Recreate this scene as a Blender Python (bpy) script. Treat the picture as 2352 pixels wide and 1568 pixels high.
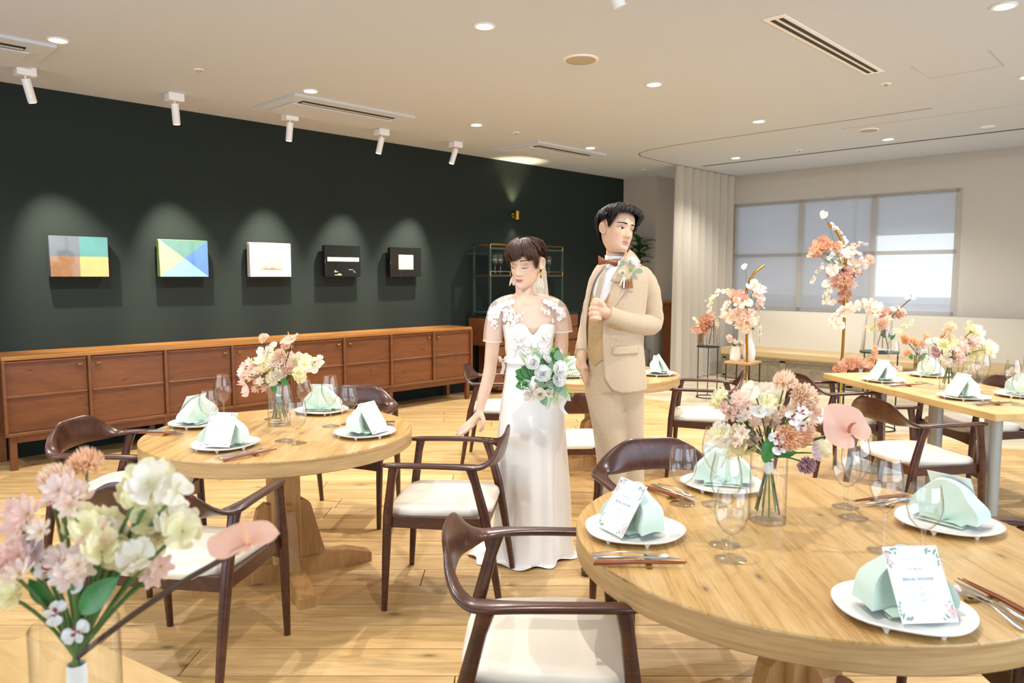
import bpy, bmesh, math, random
import numpy as np
from mathutils import Vector, Matrix, Euler
for o in list(bpy.data.objects): bpy.data.objects.remove(o)
random.seed(7)
PI = math.pi
SC = bpy.context.scene
COL = SC.collection
# ------------------------------------------------------------------ camera
YAW = math.radians(44.6); PITCH = math.atan(149/1698.); CAMH = 1.40; FPX = 1698.
FH = Vector((math.cos(YAW), math.sin(YAW), 0)); RT = Vector((math.sin(YAW), -math.cos(YAW), 0)); UPW = Vector((0, 0, 1))
FW = FH*math.cos(PITCH) - UPW*math.sin(PITCH); UP = FH*math.sin(PITCH) + UPW*math.cos(PITCH)
cd = bpy.data.cameras.new('camera'); cam = bpy.data.objects.new('camera', cd); COL.objects.link(cam)
cd.sensor_width = 36; cd.lens = FPX/2352*36; cd.clip_start = .05; cd.clip_end = 200
m3 = Matrix((RT, UP, -FW)).transposed()
cam.matrix_world = Matrix.Translation((0, 0, CAMH)) @ m3.to_4x4()
cd.dof.use_dof = True; cd.dof.focus_distance = 3.6; cd.dof.aperture_fstop = 5.0
SC.camera = cam
# ------------------------------------------------------------------ world, daylight, exposure
SC.view_settings.view_transform = 'Standard'; SC.view_settings.look = 'None'; SC.view_settings.gamma = 1
SC.view_settings.use_curve_mapping = False
SC.view_settings.exposure = 0.17
wd = bpy.data.worlds.new('sky'); SC.world = wd; wd.use_nodes = True
bgn = wd.node_tree.nodes['Background']; bgn.inputs[0].default_value = (.78, .87, 1.0, 1); bgn.inputs[1].default_value = 1.6
def area_light(name, loc, target, sx, sy, power, col, spread=PI):
    d = bpy.data.lights.new(name, 'AREA'); d.shape = 'RECTANGLE'; d.size = sx; d.size_y = sy; d.energy = power; d.color = col; d.spread = spread
    o = bpy.data.objects.new(name, d); COL.objects.link(o); o.location = loc
    o.rotation_euler = (Vector(target)-Vector(loc)).to_track_quat('-Z', 'Y').to_euler(); return o
# daylight through the window wall behind the camera (low Y side) and the side windows (low X side)
area_light('daylight_rear', (3.6, -3.35, 1.55), (3.6, 0, 1.35), 8.4, 2.2, 175, (.70, .85, 1.0))
area_light('daylight_side', (-2.75, 2.4, 1.55), (0, 2.4, 1.35), 6.0, 2.2, 70, (.70, .85, 1.0))
area_light('daylight_front_window', (10.9, 3.9, 1.7), (9, 3.9, 1.6), 3.0, 1.6, 26, (.75, .87, 1.0))
LAMP_COL = (1.0, .955, .90)
LAMP_W = 29.0      # each ceiling downlight
SPOT_W = 56.0      # each picture spot
# ------------------------------------------------------------------ helpers
def lin(c):
    if isinstance(c, str): c = tuple(int(c[i:i+2], 16)/255 for i in (0, 2, 4))
    return tuple(x/12.92 if x <= .04045 else ((x+.055)/1.055)**2.4 for x in c) + (1,)
class NT:
    def __init__(s, name):
        s.m = bpy.data.materials.new(name); s.m.use_nodes = True; s.n = s.m.node_tree; s.b = s.n.nodes['Principled BSDF']; s.out = s.n.nodes['Material Output']
    def new(s, t, **k):
        x = s.n.nodes.new(t)
        for a, v in k.items(): setattr(x, a, v)
        return x
    def link(s, a, b): s.n.links.new(a, b)
    def ramp(s, fac, stops):
        r = s.new('ShaderNodeValToRGB'); e = r.color_ramp.elements
        while len(e) < len(stops): e.new(.5)
        for q, (p, c) in zip(e, stops): q.position = p; q.color = c
        s.link(fac, r.inputs[0]); return r.outputs[0]
    def noise(s, vec, scale, detail=4, rough=.5, dist=0):
        t = s.new('ShaderNodeTexNoise'); t.inputs['Scale'].default_value = scale; t.inputs['Detail'].default_value = detail
        t.inputs['Roughness'].default_value = rough; t.inputs['Distortion'].default_value = dist
        if vec is not None: s.link(vec, t.inputs['Vector'])
        return t.outputs['Fac']
    def coords(s, scale=(1, 1, 1), rot=(0, 0, 0), rand=True, kind='Object'):
        c = s.new('ShaderNodeTexCoord'); mp = s.new('ShaderNodeMapping'); mp.inputs['Scale'].default_value = scale; mp.inputs['Rotation'].default_value = rot
        v = c.outputs[kind]
        if rand:
            oi = s.new('ShaderNodeObjectInfo'); mu = s.new('ShaderNodeMath', operation='MULTIPLY'); mu.inputs[1].default_value = 37.0; s.link(oi.outputs['Random'], mu.inputs[0])
            ad = s.new('ShaderNodeVectorMath', operation='ADD'); s.link(v, ad.inputs[0]); s.link(mu.outputs[0], ad.inputs[1]); v = ad.outputs[0]
        s.link(v, mp.inputs['Vector']); return mp.outputs[0]
    def bump(s, h, strength=.2, dist=.01):
        b = s.new('ShaderNodeBump'); b.inputs['Strength'].default_value = strength; b.inputs['Distance'].default_value = dist
        s.link(h, b.inputs['Height']); s.link(b.outputs[0], s.b.inputs['Normal'])
    def set(s, **k):
        for a, v in k.items(): s.b.inputs[a.replace('_', ' ')].default_value = v
        return s
def mat(name, col, rough=.5, metal=0, var=0.0, vscale=6, bump=0, bscale=60, coat=0, sss=0, spec=.5, sheen=0, rand=False, bdist=.004):
    t = NT(name); c = lin(col); t.set(Base_Color=c, Roughness=rough, Metallic=metal, Coat_Weight=coat); t.b.inputs['Specular IOR Level'].default_value = spec
    if sss: t.set(Subsurface_Weight=sss, Subsurface_Radius=(.01, .005, .003)); t.b.inputs['Subsurface Scale'].default_value = 1.0
    if sheen: t.set(Sheen_Weight=sheen)
    if var or bump:
        v = t.coords(rand=rand)
        if var:
            f = t.noise(v, vscale, 3); lo = tuple(max(0, x*(1-var)) for x in c[:3])+(1,); hi = tuple(min(1, x*(1+var)) for x in c[:3])+(1,)
            t.link(t.ramp(f, [(.25, lo), (.75, hi)]), t.b.inputs['Base Color'])
        if bump: t.bump(t.noise(v, bscale, 3), bump, bdist)
    return t.m
def wood(name, dark, mid, light, along=(1.2, 14, 14), rough=.45, coat=0, knots=0, var=.0, bump=.08, rot=(0, 0, 0)):
    t = NT(name); t.set(Roughness=rough, Coat_Weight=coat, Coat_Roughness=.15)
    v = t.coords(scale=along, rot=rot); g = t.noise(v, 1.0, 6, .62, 1.1)
    v2 = t.coords(scale=tuple(a*5 for a in along), rot=rot); g2 = t.noise(v2, 1.6, 3, .6, .2)
    mx = t.new('ShaderNodeMath', operation='MULTIPLY_ADD'); t.link(g2, mx.inputs[0]); mx.inputs[1].default_value = .35; 
    m2 = t.new('ShaderNodeMath', operation='MULTIPLY'); t.link(g, m2.inputs[0]); m2.inputs[1].default_value = .65; t.link(m2.outputs[0], mx.inputs[2])
    col = t.ramp(mx.outputs[0], [(.30, lin(dark)), (.48, lin(mid)), (.66, lin(light))])
    if knots:
        kv = t.coords(scale=(along[0]*1.6, along[0]*4.2, along[0]*4.2), rot=rot); vo = t.new('ShaderNodeTexVoronoi', voronoi_dimensions='2D'); vo.inputs['Scale'].default_value = knots; t.link(kv, vo.inputs['Vector'])
        kr = t.ramp(vo.outputs['Distance'], [(.012, (1, 1, 1, 1)), (.035, (.35, .35, .35, 1)), (.085, (0, 0, 0, 1))])
        mk = t.new('ShaderNodeMix', data_type='RGBA'); mm = t.new('ShaderNodeMath', operation='MULTIPLY'); t.link(kr, mm.inputs[0]); mm.inputs[1].default_value = .75
        t.link(mm.outputs[0], mk.inputs['Factor']); t.link(col, mk.inputs['A']); mk.inputs['B'].default_value = tuple(x*.28 for x in lin(dark)[:3])+(1,); col = mk.outputs['Result']
    if var:
        oi = t.new('ShaderNodeObjectInfo'); hs = t.new('ShaderNodeHueSaturation'); mr = t.new('ShaderNodeMapRange'); mr.inputs['To Min'].default_value = 1-var; mr.inputs['To Max'].default_value = 1+var
        t.link(oi.outputs['Random'], mr.inputs['Value']); t.link(mr.outputs[0], hs.inputs['Value']); t.link(col, hs.inputs['Color']); col = hs.outputs[0]
    t.link(col, t.b.inputs['Base Color'])
    if bump: t.bump(g2, bump, .002)
    return t.m
def glassm(name, tint=(1, 1, 1), edge=.55, gloss=.5, rough=.02):
    # thin clear glass wall: see-through, reflecting and a little darker towards grazing angles
    t = NT(name); n = t.n; n.nodes.remove(t.b)
    tr = t.new('ShaderNodeBsdfTransparent'); gl = t.new('ShaderNodeBsdfGlossy'); gl.inputs['Roughness'].default_value = rough; gl.inputs['Color'].default_value = (1, 1, 1, 1)
    lw = t.new('ShaderNodeLayerWeight'); lw.inputs['Blend'].default_value = .5
    cr = t.ramp(lw.outputs['Facing'], [(.45, tuple(tint)+(1,)), (.78, tuple(x*(.25+.75*edge) for x in tint)+(1,)), (.96, tuple(x*edge*.6 for x in tint)+(1,))]); t.link(cr, tr.inputs['Color'])
    fr = t.ramp(lw.outputs['Facing'], [(.0, (.07,)*3+(1,)), (.55, (.13,)*3+(1,)), (.80, (.4*gloss,)*3+(1,)), (.97, (gloss,)*3+(1,))])
    mx = t.new('ShaderNodeMixShader'); t.link(fr, mx.inputs[0]); t.link(tr.outputs[0], mx.inputs[1]); t.link(gl.outputs[0], mx.inputs[2]); t.link(mx.outputs[0], t.out.inputs['Surface']); return t.m
def sheer(name, col, opacity, rough=1, weave=0):
    t = NT(name); n = t.n; n.nodes.remove(t.b)
    tr = t.new('ShaderNodeBsdfTransparent'); df = t.new('ShaderNodeBsdfDiffuse'); df.inputs['Color'].default_value = lin(col); tl = t.new('ShaderNodeBsdfTranslucent'); tl.inputs['Color'].default_value = lin(col)
    a = t.new('ShaderNodeMixShader'); a.inputs[0].default_value = .4; t.link(df.outputs[0], a.inputs[1]); t.link(tl.outputs[0], a.inputs[2])
    b = t.new('ShaderNodeMixShader'); b.inputs[0].default_value = opacity; t.link(tr.outputs[0], b.inputs[1]); t.link(a.outputs[0], b.inputs[2]); t.link(b.outputs[0], t.out.inputs['Surface'])
    if weave:
        nz = t.noise(t.coords(scale=(60, 60, 1.5), rand=False), 1, 2); t.link(t.ramp(nz, [(.3, (opacity-weave,)*3+(1,)), (.7, (opacity+weave,)*3+(1,))]), b.inputs[0])
    return t.m
def petalm(name, col, col2=None, trans=.35):
    # thin petal: diffuse with light passing through; colour runs from base to tip with the UV of the petal
    t = NT(name); t.set(Roughness=.6, Base_Color=lin(col)); c = lin(col)
    if col2:
        u = t.new('ShaderNodeTexCoord'); sp = t.new('ShaderNodeSeparateXYZ'); t.link(u.outputs['UV'], sp.inputs[0])
        r = t.ramp(sp.outputs['Y'], [(.1, lin(col2)), (.6, c)]); t.link(r, t.b.inputs['Base Color'])
    tl = t.new('ShaderNodeBsdfTranslucent'); tl.inputs['Color'].default_value = c
    mx = t.new('ShaderNodeMixShader'); mx.inputs[0].default_value = trans; t.link(t.b.outputs[0], mx.inputs[1]); t.link(tl.outputs[0], mx.inputs[2]); t.link(mx.outputs[0], t.out.inputs['Surface']); return t.m
def emis(name, col, s):
    t = NT(name); t.set(Base_Color=lin(col), Emission_Color=lin(col), Emission_Strength=s); return t.m
class MB:
    """collects shapes into one mesh"""
    def __init__(s): s.v = []; s.f = []; s.mi = []; s.uv = None; s.m = 0
    def add(s, vs, fs):
        o = len(s.v); s.v += [tuple(v) for v in vs]; s.f += [tuple(i+o for i in f) for f in fs]; s.mi += [s.m]*len(fs); return s
    def box(s, c, d, rz=0, bev=0):
        x, y, z = (a/2 for a in d)
        if bev:
            b = min(bev, x*.9, y*.9, z*.9); vs = []; idx = {}
            for sx in (-1, 1):
                for sy in (-1, 1):
                    for sz in (-1, 1):
                        for k in range(3):
                            p = [sx*(x-b), sy*(y-b), sz*(z-b)]; p[k] = (sx, sy, sz)[k]*(x, y, z)[k]; idx[sx, sy, sz, k] = len(vs); vs.append(p)
            fs = []
            def q(l): fs.append(l)
            for k in range(3):
                a, bb = [(1, 2), (0, 2), (0, 1)][k]
                for sg in (-1, 1):
                    l = []
                    for ua, ub in ((-1, -1), (1, -1), (1, 1), (-1, 1)):
                        g = [0, 0, 0]; g[k] = sg; g[a] = ua; g[bb] = ub; l.append(idx[g[0], g[1], g[2], k])
                    q(l)
                for ua in (-1, 1):
                    for ub in (-1, 1):
                        g1 = [0, 0, 0]; g2 = [0, 0, 0]; g1[k] = -1; g2[k] = 1
                        for g in (g1, g2): g[a] = ua; g[bb] = ub
                        q([idx[(*g1, a)], idx[(*g2, a)], idx[(*g2, bb)], idx[(*g1, bb)]])
            for sx in (-1, 1):
                for sy in (-1, 1):
                    for sz in (-1, 1): q([idx[sx, sy, sz, 0], idx[sx, sy, sz, 1], idx[sx, sy, sz, 2]])
        else:
            vs = [(sx*x, sy*y, sz*z) for sx in (-1, 1) for sy in (-1, 1) for sz in (-1, 1)]
            fs = [(0, 1, 3, 2), (4, 6, 7, 5), (0, 4, 5, 1), (2, 3, 7, 6), (0, 2, 6, 4), (1, 5, 7, 3)]
        ca, sa = math.cos(rz), math.sin(rz)
        return s.add([(c[0]+p[0]*ca-p[1]*sa, c[1]+p[0]*sa+p[1]*ca, c[2]+p[2]) for p in vs], fs)
    def rings(s, rs, closed=True, cap=True, loop=False):
        n = len(rs[0]); vs = [p for r in rs for p in r]; fs = []; k = len(rs)
        for i in range(k if loop else k-1):
            for j in range(n if closed else n-1):
                a = i*n+j; b = i*n+(j+1) % n; c = ((i+1) % k)*n; fs.append((a, b, c+(j+1) % n, c+j))
        if cap and closed and not loop: fs += [tuple(range(n-1, -1, -1)), tuple(range((k-1)*n, k*n))]
        return s.add(vs, fs)
    def lathe(s, prof, n=24, c=(0, 0, 0), cap=True):
        return s.rings([[(c[0]+r*math.cos(2*PI*j/n), c[1]+r*math.sin(2*PI*j/n), c[2]+z) for j in range(n)] for r, z in prof], cap=cap)
    def tube(s, path, rad, n=8, flat=1.0, cap=True):
        P = [Vector(p) for p in path]; k = len(P); R = rad if isinstance(rad, (list, tuple)) else [rad]*k; rs = []; prev = None
        for i in range(k):
            t = (P[min(i+1, k-1)]-P[max(i-1, 0)]).normalized()
            if prev is None:
                a = Vector((0, 0, 1)) if abs(t.z) < .9 else Vector((1, 0, 0)); u = t.cross(a).normalized()
            else:
                u = (prev - t*prev.dot(t)).normalized()
            w = t.cross(u); prev = u
            rs.append([tuple(P[i]+u*(R[i]*math.cos(2*PI*j/n))+w*(R[i]*flat*math.sin(2*PI*j/n))) for j in range(n)])
        return s.rings(rs, cap=cap)
    def prism(s, poly, z0, z1):
        n = len(poly); vs = [(*p[:2], z0) for p in poly]+[(*p[:2], z1) for p in poly]
        return s.add(vs, [tuple(range(n-1, -1, -1)), tuple(range(n, 2*n))]+[(i, (i+1) % n, n+(i+1) % n, n+i) for i in range(n)])
    def grid(s, fn, nu, nv, wrap=False):
        vs = [tuple(fn(i/(nu-1 if not wrap else nu), j/(nv-1))) for j in range(nv) for i in range(nu)]
        if s.uv is None: s.uv = {}
        o = len(s.v)
        for j in range(nv):
            for i in range(nu): s.uv[o+j*nu+i] = (i/(nu-1), j/(nv-1))
        fs = [(j*nu+i, j*nu+(i+1) % nu, (j+1)*nu+(i+1) % nu, (j+1)*nu+i) for j in range(nv-1) for i in range(nu if wrap else nu-1)]
        return s.add(vs, fs)
    def tf(s, M, start=0):
        for i in range(start, len(s.v)): s.v[i] = tuple(M @ Vector(s.v[i]))
        return s
    def mesh(s, name, mats, smooth=True, angle=40):
        me = bpy.data.meshes.new(name); me.from_pydata(s.v, [], s.f)
        for m in (mats if isinstance(mats, (list, tuple)) else [mats]): me.materials.append(m)
        if max(s.mi, default=0) > 0: me.polygons.foreach_set('material_index', s.mi)
        if s.uv is not None:
            ul = me.uv_layers.new(name='UV')
            for l in me.loops: ul.data[l.index].uv = s.uv.get(l.vertex_index, (0, 0))
        me.update()
        bm = bmesh.new(); bm.from_mesh(me); bmesh.ops.recalc_face_normals(bm, faces=bm.faces); bm.to_mesh(me); bm.free()
        if smooth:
            me.polygons.foreach_set('use_smooth', [True]*len(me.polygons))
            me.set_sharp_from_angle(angle=math.radians(angle))
        return me
    def build(s, name, m, parent=None, smooth=True, angle=40, loc=None, rz=None):
        o = bpy.data.objects.new(name, s.mesh(name, m, smooth, angle)); COL.objects.link(o)
        if parent is not None: o.parent = parent
        if loc is not None: o.location = loc
        if rz is not None: o.rotation_euler = (0, 0, rz)
        return o
def thing(name, label, cat, loc=(0, 0, 0), rz=0, group=None, rot=None, scale=None):
    o = bpy.data.objects.new(name, None); COL.objects.link(o); o.location = loc; o.rotation_euler = rot if rot is not None else (0, 0, rz); o.empty_display_size = .1
    if scale: o.scale = (scale,)*3
    o['label'] = label; o['category'] = cat
    if group: o['group'] = group
    return o
def tag(o, label, cat, group=None):
    o['label'] = label; o['category'] = cat
    if group: o['group'] = group
    return o
def struct(o): o['kind'] = 'structure'; return o
def inst(me, name, parent=None, loc=(0, 0, 0), rot=(0, 0, 0), scale=1, m=None):
    o = bpy.data.objects.new(name, me); COL.objects.link(o); o.location = loc; o.rotation_euler = rot; o.scale = (scale,)*3 if not isinstance(scale, tuple) else scale
    if parent is not None: o.parent = parent
    if m is not None: o.material_slots[0].link = 'OBJECT'; o.material_slots[0].material = m
    return o
def copy_tree(root, loc, rz, label=None, group=None):
    r = root.copy(); COL.objects.link(r); r.location = loc; r.rotation_euler = (0, 0, rz)
    if label: r['label'] = label
    if group: r['group'] = group
    for ch in root.children:
        c = ch.copy(); COL.objects.link(c); c.parent = r
        for g in ch.children:
            d = g.copy(); COL.objects.link(d); d.parent = c
    return r
def W(px, py, depth):
    """a point on the photograph's sight line at a given horizontal distance from the camera"""
    d = FW*FPX + RT*(px-1176) + UP*(784-py); return Vector((0, 0, CAMH)) + d*(depth/d.dot(FH))
def Wz(px, py, z):
    d = FW*FPX + RT*(px-1176) + UP*(784-py); return Vector((0, 0, CAMH)) + d*((z-CAMH)/d.z)
def smooth01(t): t = max(0., min(1., t)); return t*t*(3-2*t)
def bez(p0, p1, p2, n=10):
    p0, p1, p2 = Vector(p0), Vector(p1), Vector(p2); return [p0*(1-t)**2+p1*(2*t*(1-t))+p2*t*t for t in [i/(n-1) for i in range(n)]]
def catmull(P, n=6):
    P = [Vector(p) for p in P]; out = []
    for i in range(len(P)-1):
        a, b, c, d = P[max(i-1, 0)], P[i], P[i+1], P[min(i+2, len(P)-1)]
        for k in range(n):
            t = k/n; out.append(.5*((2*b)+(c-a)*t+(2*a-5*b+4*c-d)*t*t+(3*b-a-3*c+d)*t**3))
    out.append(P[-1]); return out
# ================================================================== materials of the room
ZC = 2.845; YWALL = 6.68; XWIN = 10.0; ZT = .69
M = {}
M['green_wall'] = mat('dark_green_paint', '1b2420', .75, spec=.3, var=.05, vscale=1.5, bump=.05, bscale=180)
M['ceiling'] = mat('ceiling_paint', 'c9d1db', .85, bump=.03, bscale=150)
M['white_paint'] = mat('white_wall_paint', 'e9e6e0', .8, bump=.03, bscale=150)
M['grey_wall'] = mat('grey_wall_paint', 'b5b0a8', .8, bump=.03, bscale=150)
M['white_metal'] = mat('white_metal', 'f2f0ee', .4)
M['dark_gap'] = mat('dark_recess', '20231f', .6)
M['oak_floor'] = wood('oak_floorboard', 'a8824f', 'c9a46c', 'dcbd8a', along=(.9, 11, 11), rough=.42, knots=.7, var=.13, bump=.08)
M['pale_floor'] = wood('pale_grey_floorboard', 'ab9c80', 'c4b699', 'd4c8b0', along=(.9, 11, 11), rough=.5, var=.1, bump=.05)
M['screed'] = mat('floor_joint', '4a3a26', .8)
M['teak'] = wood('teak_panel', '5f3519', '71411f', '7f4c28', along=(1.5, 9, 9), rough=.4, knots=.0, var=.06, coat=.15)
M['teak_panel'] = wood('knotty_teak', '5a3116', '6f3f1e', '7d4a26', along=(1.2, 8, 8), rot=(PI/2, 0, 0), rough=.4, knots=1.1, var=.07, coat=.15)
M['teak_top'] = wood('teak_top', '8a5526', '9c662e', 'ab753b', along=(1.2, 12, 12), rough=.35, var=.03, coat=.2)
M['brass'] = mat('brass', 'b08a3c', .3, metal=1)
M['gold'] = mat('gold_tube', 'b98a2e', .28, metal=1, var=.05)
M['black_metal'] = mat('black_metal', '1c201d', .5)
M['green_metal'] = mat('dark_green_metal', '2c3a33', .45)
M['glass'] = glassm('clear_glass', edge=.55, gloss=.75)
M['vase_glass'] = glassm('vase_glass', tint=(.99, .99, .98), edge=.6, gloss=.6)
M['pane'] = glassm('window_glass', tint=(.97, .98, 1), edge=.9, gloss=.3)
M['smoke_glass'] = glassm('smoky_brown_glass', tint=(.72, .64, .50), edge=.45)
M['lamp_on'] = emis('lamp_lens', 'fff3dc', 14)
# ------------------------------------------------------------------ floor
fb = struct(MB().box((3.9, 1.7, -.06), (13.6, 10.6, .08)).build('floor', M['screed'], smooth=False))
def clip(poly, k, lim, keep_less):
    out = []
    for i in range(len(poly)):
        a, b = poly[i], poly[(i+1) % len(poly)]; ia = (a[k] <= lim) == keep_less or a[k] == lim; ib = (b[k] <= lim) == keep_less or b[k] == lim
        if ia: out.append(a)
        if ia != ib:
            t = (lim-a[k])/(b[k]-a[k]); out.append((a[0]+(b[0]-a[0])*t, a[1]+(b[1]-a[1])*t))
    return out
def planks(x0, x1, y0, y1, m, wdt, seed):
    rnd = random.Random(seed); ang = YAW-PI/2
    for r in range(-4, 64):
        d0 = r*wdt + .4; s = -7.0+rnd.random()*1.8
        while s < 7.0:
            L = rnd.uniform(1.2, 2.3); g = .0024
            rect = [(s+g, d0+g), (s+L-g, d0+g), (s+L-g, d0+wdt-g), (s+g, d0+wdt-g)]
            poly = [(RT.x*a+FH.x*b, RT.y*a+FH.y*b) for a, b in rect]
            mid_s, mid_d = s+L/2, d0+wdt/2; s += L
            # only boards in (or just beside) the camera's field of view
            if abs(mid_s) > .80*mid_d+2.2: continue
            for k, lim, less in ((0, x0, False), (0, x1, True), (1, y0, False), (1, y1, True)):
                poly = clip(poly, k, lim, less)
                if len(poly) < 3: break
            if len(poly) < 3: continue
            cxy = (RT*mid_s+FH*mid_d); ca, sa = math.cos(-ang), math.sin(-ang)
            loc = [((p[0]-cxy.x)*ca-(p[1]-cxy.y)*sa, (p[0]-cxy.x)*sa+(p[1]-cxy.y)*ca) for p in poly]
            o = MB().prism(loc, -.02, 0).build('floorboard', m, fb, smooth=False); o.location = (cxy.x, cxy.y, 0); o.rotation_euler = (0, 0, ang)
planks(-1.2, 7.1, -.9, YWALL, M['oak_floor'], .19, 3)
planks(7.1, XWIN, -.9, YWALL, M['pale_floor'], .19, 5)
# ------------------------------------------------------------------ walls
wl = struct(MB().box((3.3, YWALL+.06, ZC/2), (11.7, .12, ZC)).build('wall_left', M['green_wall'], smooth=False))
g = MB()
for x in (7.83, 8.81): g.box((x, YWALL-.001, ZC/2), (.008, .006, ZC))
g.box((8.5, YWALL-.001, 2.18), (1.3, .006, .008)).build('door_seam', M['dark_gap'], wl, smooth=False)
colm = struct(MB().box((9.58, 6.42, ZC/2), (.86, .64, ZC)).build('wall_column', M['grey_wall'], smooth=False))
wr = MB()   # window wall: opening Y 2.47..5.36, Z .93..2.45
wr.box((10.16, -.45, ZC/2), (.12, 5.84, ZC)); wr.box((10.16, 6.07, ZC/2), (.12, 1.42, ZC)); wr.box((10.16, 3.915, .465), (.12, 2.89, .93)); wr.box((10.16, 3.915, 2.65), (.12, 2.89, .395))
wr = struct(wr.build('wall_right', M['white_paint'], smooth=False))
# rear wall and side wall behind the camera, with large windows that let the daylight in
wb = MB()
for a, b in ((-2.5, -.6), (7.8, 10.1)): wb.box(((a+b)/2, -3.06, ZC/2), (b-a, .12, ZC))
wb.box((3.6, -3.06, .2), (8.4, .12, .4)); wb.box((3.6, -3.06, 2.74), (8.4, .12, .2))
struct(wb.build('wall_rear', M['white_paint'], smooth=False))
wb = MB()
for a, b in ((-3, -.6), (5.4, 6.8)): wb.box((-2.46, (a+b)/2, ZC/2), (.12, b-a, ZC))
wb.box((-2.46, 2.4, .2), (.12, 6.0, .4)); wb.box((-2.46, 2.4, 2.74), (.12, 6.0, .2))
struct(wb.build('wall_side', M['white_paint'], smooth=False))
def window(name, fn, spans, z0, z1, fw=.06):
    w = bpy.data.objects.new(name, None); COL.objects.link(w); w['kind'] = 'structure'; return w
wn = window('window_2', None, None, 0, 0); fr = MB()
for i in range(8): fr.box((-.6+8.4*i/7, -3.03, 1.52), (.06, .06, 2.24))
fr.box((3.6, -3.03, .43), (8.4, .06, .06)); fr.box((3.6, -3.03, 2.61), (8.4, .06, .06)); fr.build('window_frame', M['white_metal'], wn, smooth=False)
wn = window('window_3', None, None, 0, 0); fr = MB()
for i in range(6): fr.box((-2.43, -.6+6.0*i/5, 1.52), (.06, .06, 2.24))
fr.box((-2.43, 2.4, .43), (.06, 6.0, .06)); fr.box((-2.43, 2.4, 2.61), (.06, 6.0, .06)); fr.build('window_frame', M['white_metal'], wn, smooth=False)
# window in view: frame, muntins, panes, blind
wn = window('window_1', None, None, 0, 0); fr = MB(); YB = (2.47, 3.43, 4.38, 5.36)
M['win_frame'] = mat('window_frame_grey', 'b9b4aa', .5)
for y in YB: fr.box((10.13, y, 1.69), (.07, .07, 1.52))
for z in (.95, 1.70, 2.43): fr.box((10.13, 3.915, z), (.07, 2.89, .05))
fr.build('window_frame', M['win_frame'], wn, smooth=False)
for i in range(3):
    for z0, z1 in ((.95, 1.70), (1.70, 2.43)):
        MB().box((10.13, (YB[i]+YB[i+1])/2, (z0+z1)/2), (.006, YB[i+1]-YB[i]-.07, z1-z0-.05)).build('pane', M['pane'], wn, smooth=False)
M['blind'] = sheer('blue_grey_roller_blind', '8a929b', .86)
for i, zb in ((0, 1.92), (1, .97), (2, .97)):
    y0, y1 = YB[i], YB[i+1]; MB().grid(lambda u, v: (10.085, y0+.03+(y1-y0-.06)*u, zb+(2.44-zb)*v), 2, 2).build('roller_blind', M['blind'], wn)
# neighbouring building across the street seen as pale and darker bands
M['outside'] = mat('outside_concrete', 'aab4bf', .9, var=.1, vscale=1); M['outside2'] = mat('outside_dark_concrete', '7f8a95', .9)
ob = tag(MB().box((14.5, 3.5, .1), (.6, 14, 1.7)).box((14.45, 3.5, .98), (.7, 14, .1)).build('outside_wall', M['outside'], smooth=False), 'pale concrete wall outside the curtained window', 'wall')
M['grille_line'] = mat('track_grey', '8d887e', .6)
# ceiling with the curved curtain groove
cl = struct(MB().box((3.9, 1.85, ZC+.06), (13.0, 10, .12)).build('ceiling', M['ceiling'], smooth=False))
gr = MB()
pth = [(7.18, 2.0), (7.18, 4.2), (7.19, 4.6), (7.25, 4.95), (7.36, 5.16), (7.55, 5.27), (7.85, 5.3), (8.4, 5.32), (10.0, 5.32)]
gr.tube([(x, y, ZC) for x, y in pth], .012, 6, flat=.3).build('curtain_track', M['grille_line'], cl)
gr = MB(); gr.box((8.79, 2.0, ZC-.001), (.03, 6.3, .006)).build('ceiling_slot', M['dark_gap'], cl, smooth=False)
hb = MB()
for a, b, c, d in ((5.65, 1.72, 6.1, 1.72), (5.63, 1.25, 6.09, 1.26), (6.1, 1.72, 6.1, 1.26)): hb.tube([(a, b, ZC), (c, d, ZC)], .004, 4)
hb.build('access_hatch_line', M['grey_wall'], cl)
hb = MB().tube([(7.55, 2.9, ZC), (7.55, -1, ZC)], .004, 4).build('ceiling_joint', M['grey_wall'], cl)
# ------------------------------------------------------------------ ceiling fixtures
ringm = MB().lathe([(.062, 0), (.064, -.006), (.05, -.008), (.046, .01)], 28, cap=False).mesh('trim_ring', M['white_metal'])
lensm = MB().lathe([(.047, -.002), (.03, -.004), (.002, -.005)], 28).mesh('lens', M['lamp_on'])
DL = [((1.374, 5.261), 'beside the air unit at the far left'), ((3.109, 5.275), 'touching the middle air unit'), ((3.035, 3.216), 'high up, left of the round ceiling speaker'),
      ((4.895, 5.306), 'between the two right air units'), ((6.657, 5.326), 'touching the farthest air unit'), ((4.824, 3.255), 'right of the round ceiling speaker, straight above the groom'),
      ((6.639, 3.312), 'above and left of the long curtain window'), ((8.457, 4.504), 'beside the left end of the thin ceiling slot'), ((8.446, 2.759), 'beside the middle of the thin ceiling slot'),
      ((4.773, 1.002), 'in the top right corner of the picture'), ((6.55, 1.2), 'cut by the right picture edge, below the corner one')]
extra = [((1.3, 3.2), ''), ((3.0, 1.1), ''), ((1.3, 1.1), ''), ((-.4, 3.2), ''), ((-.4, 5.26), '')]
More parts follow.
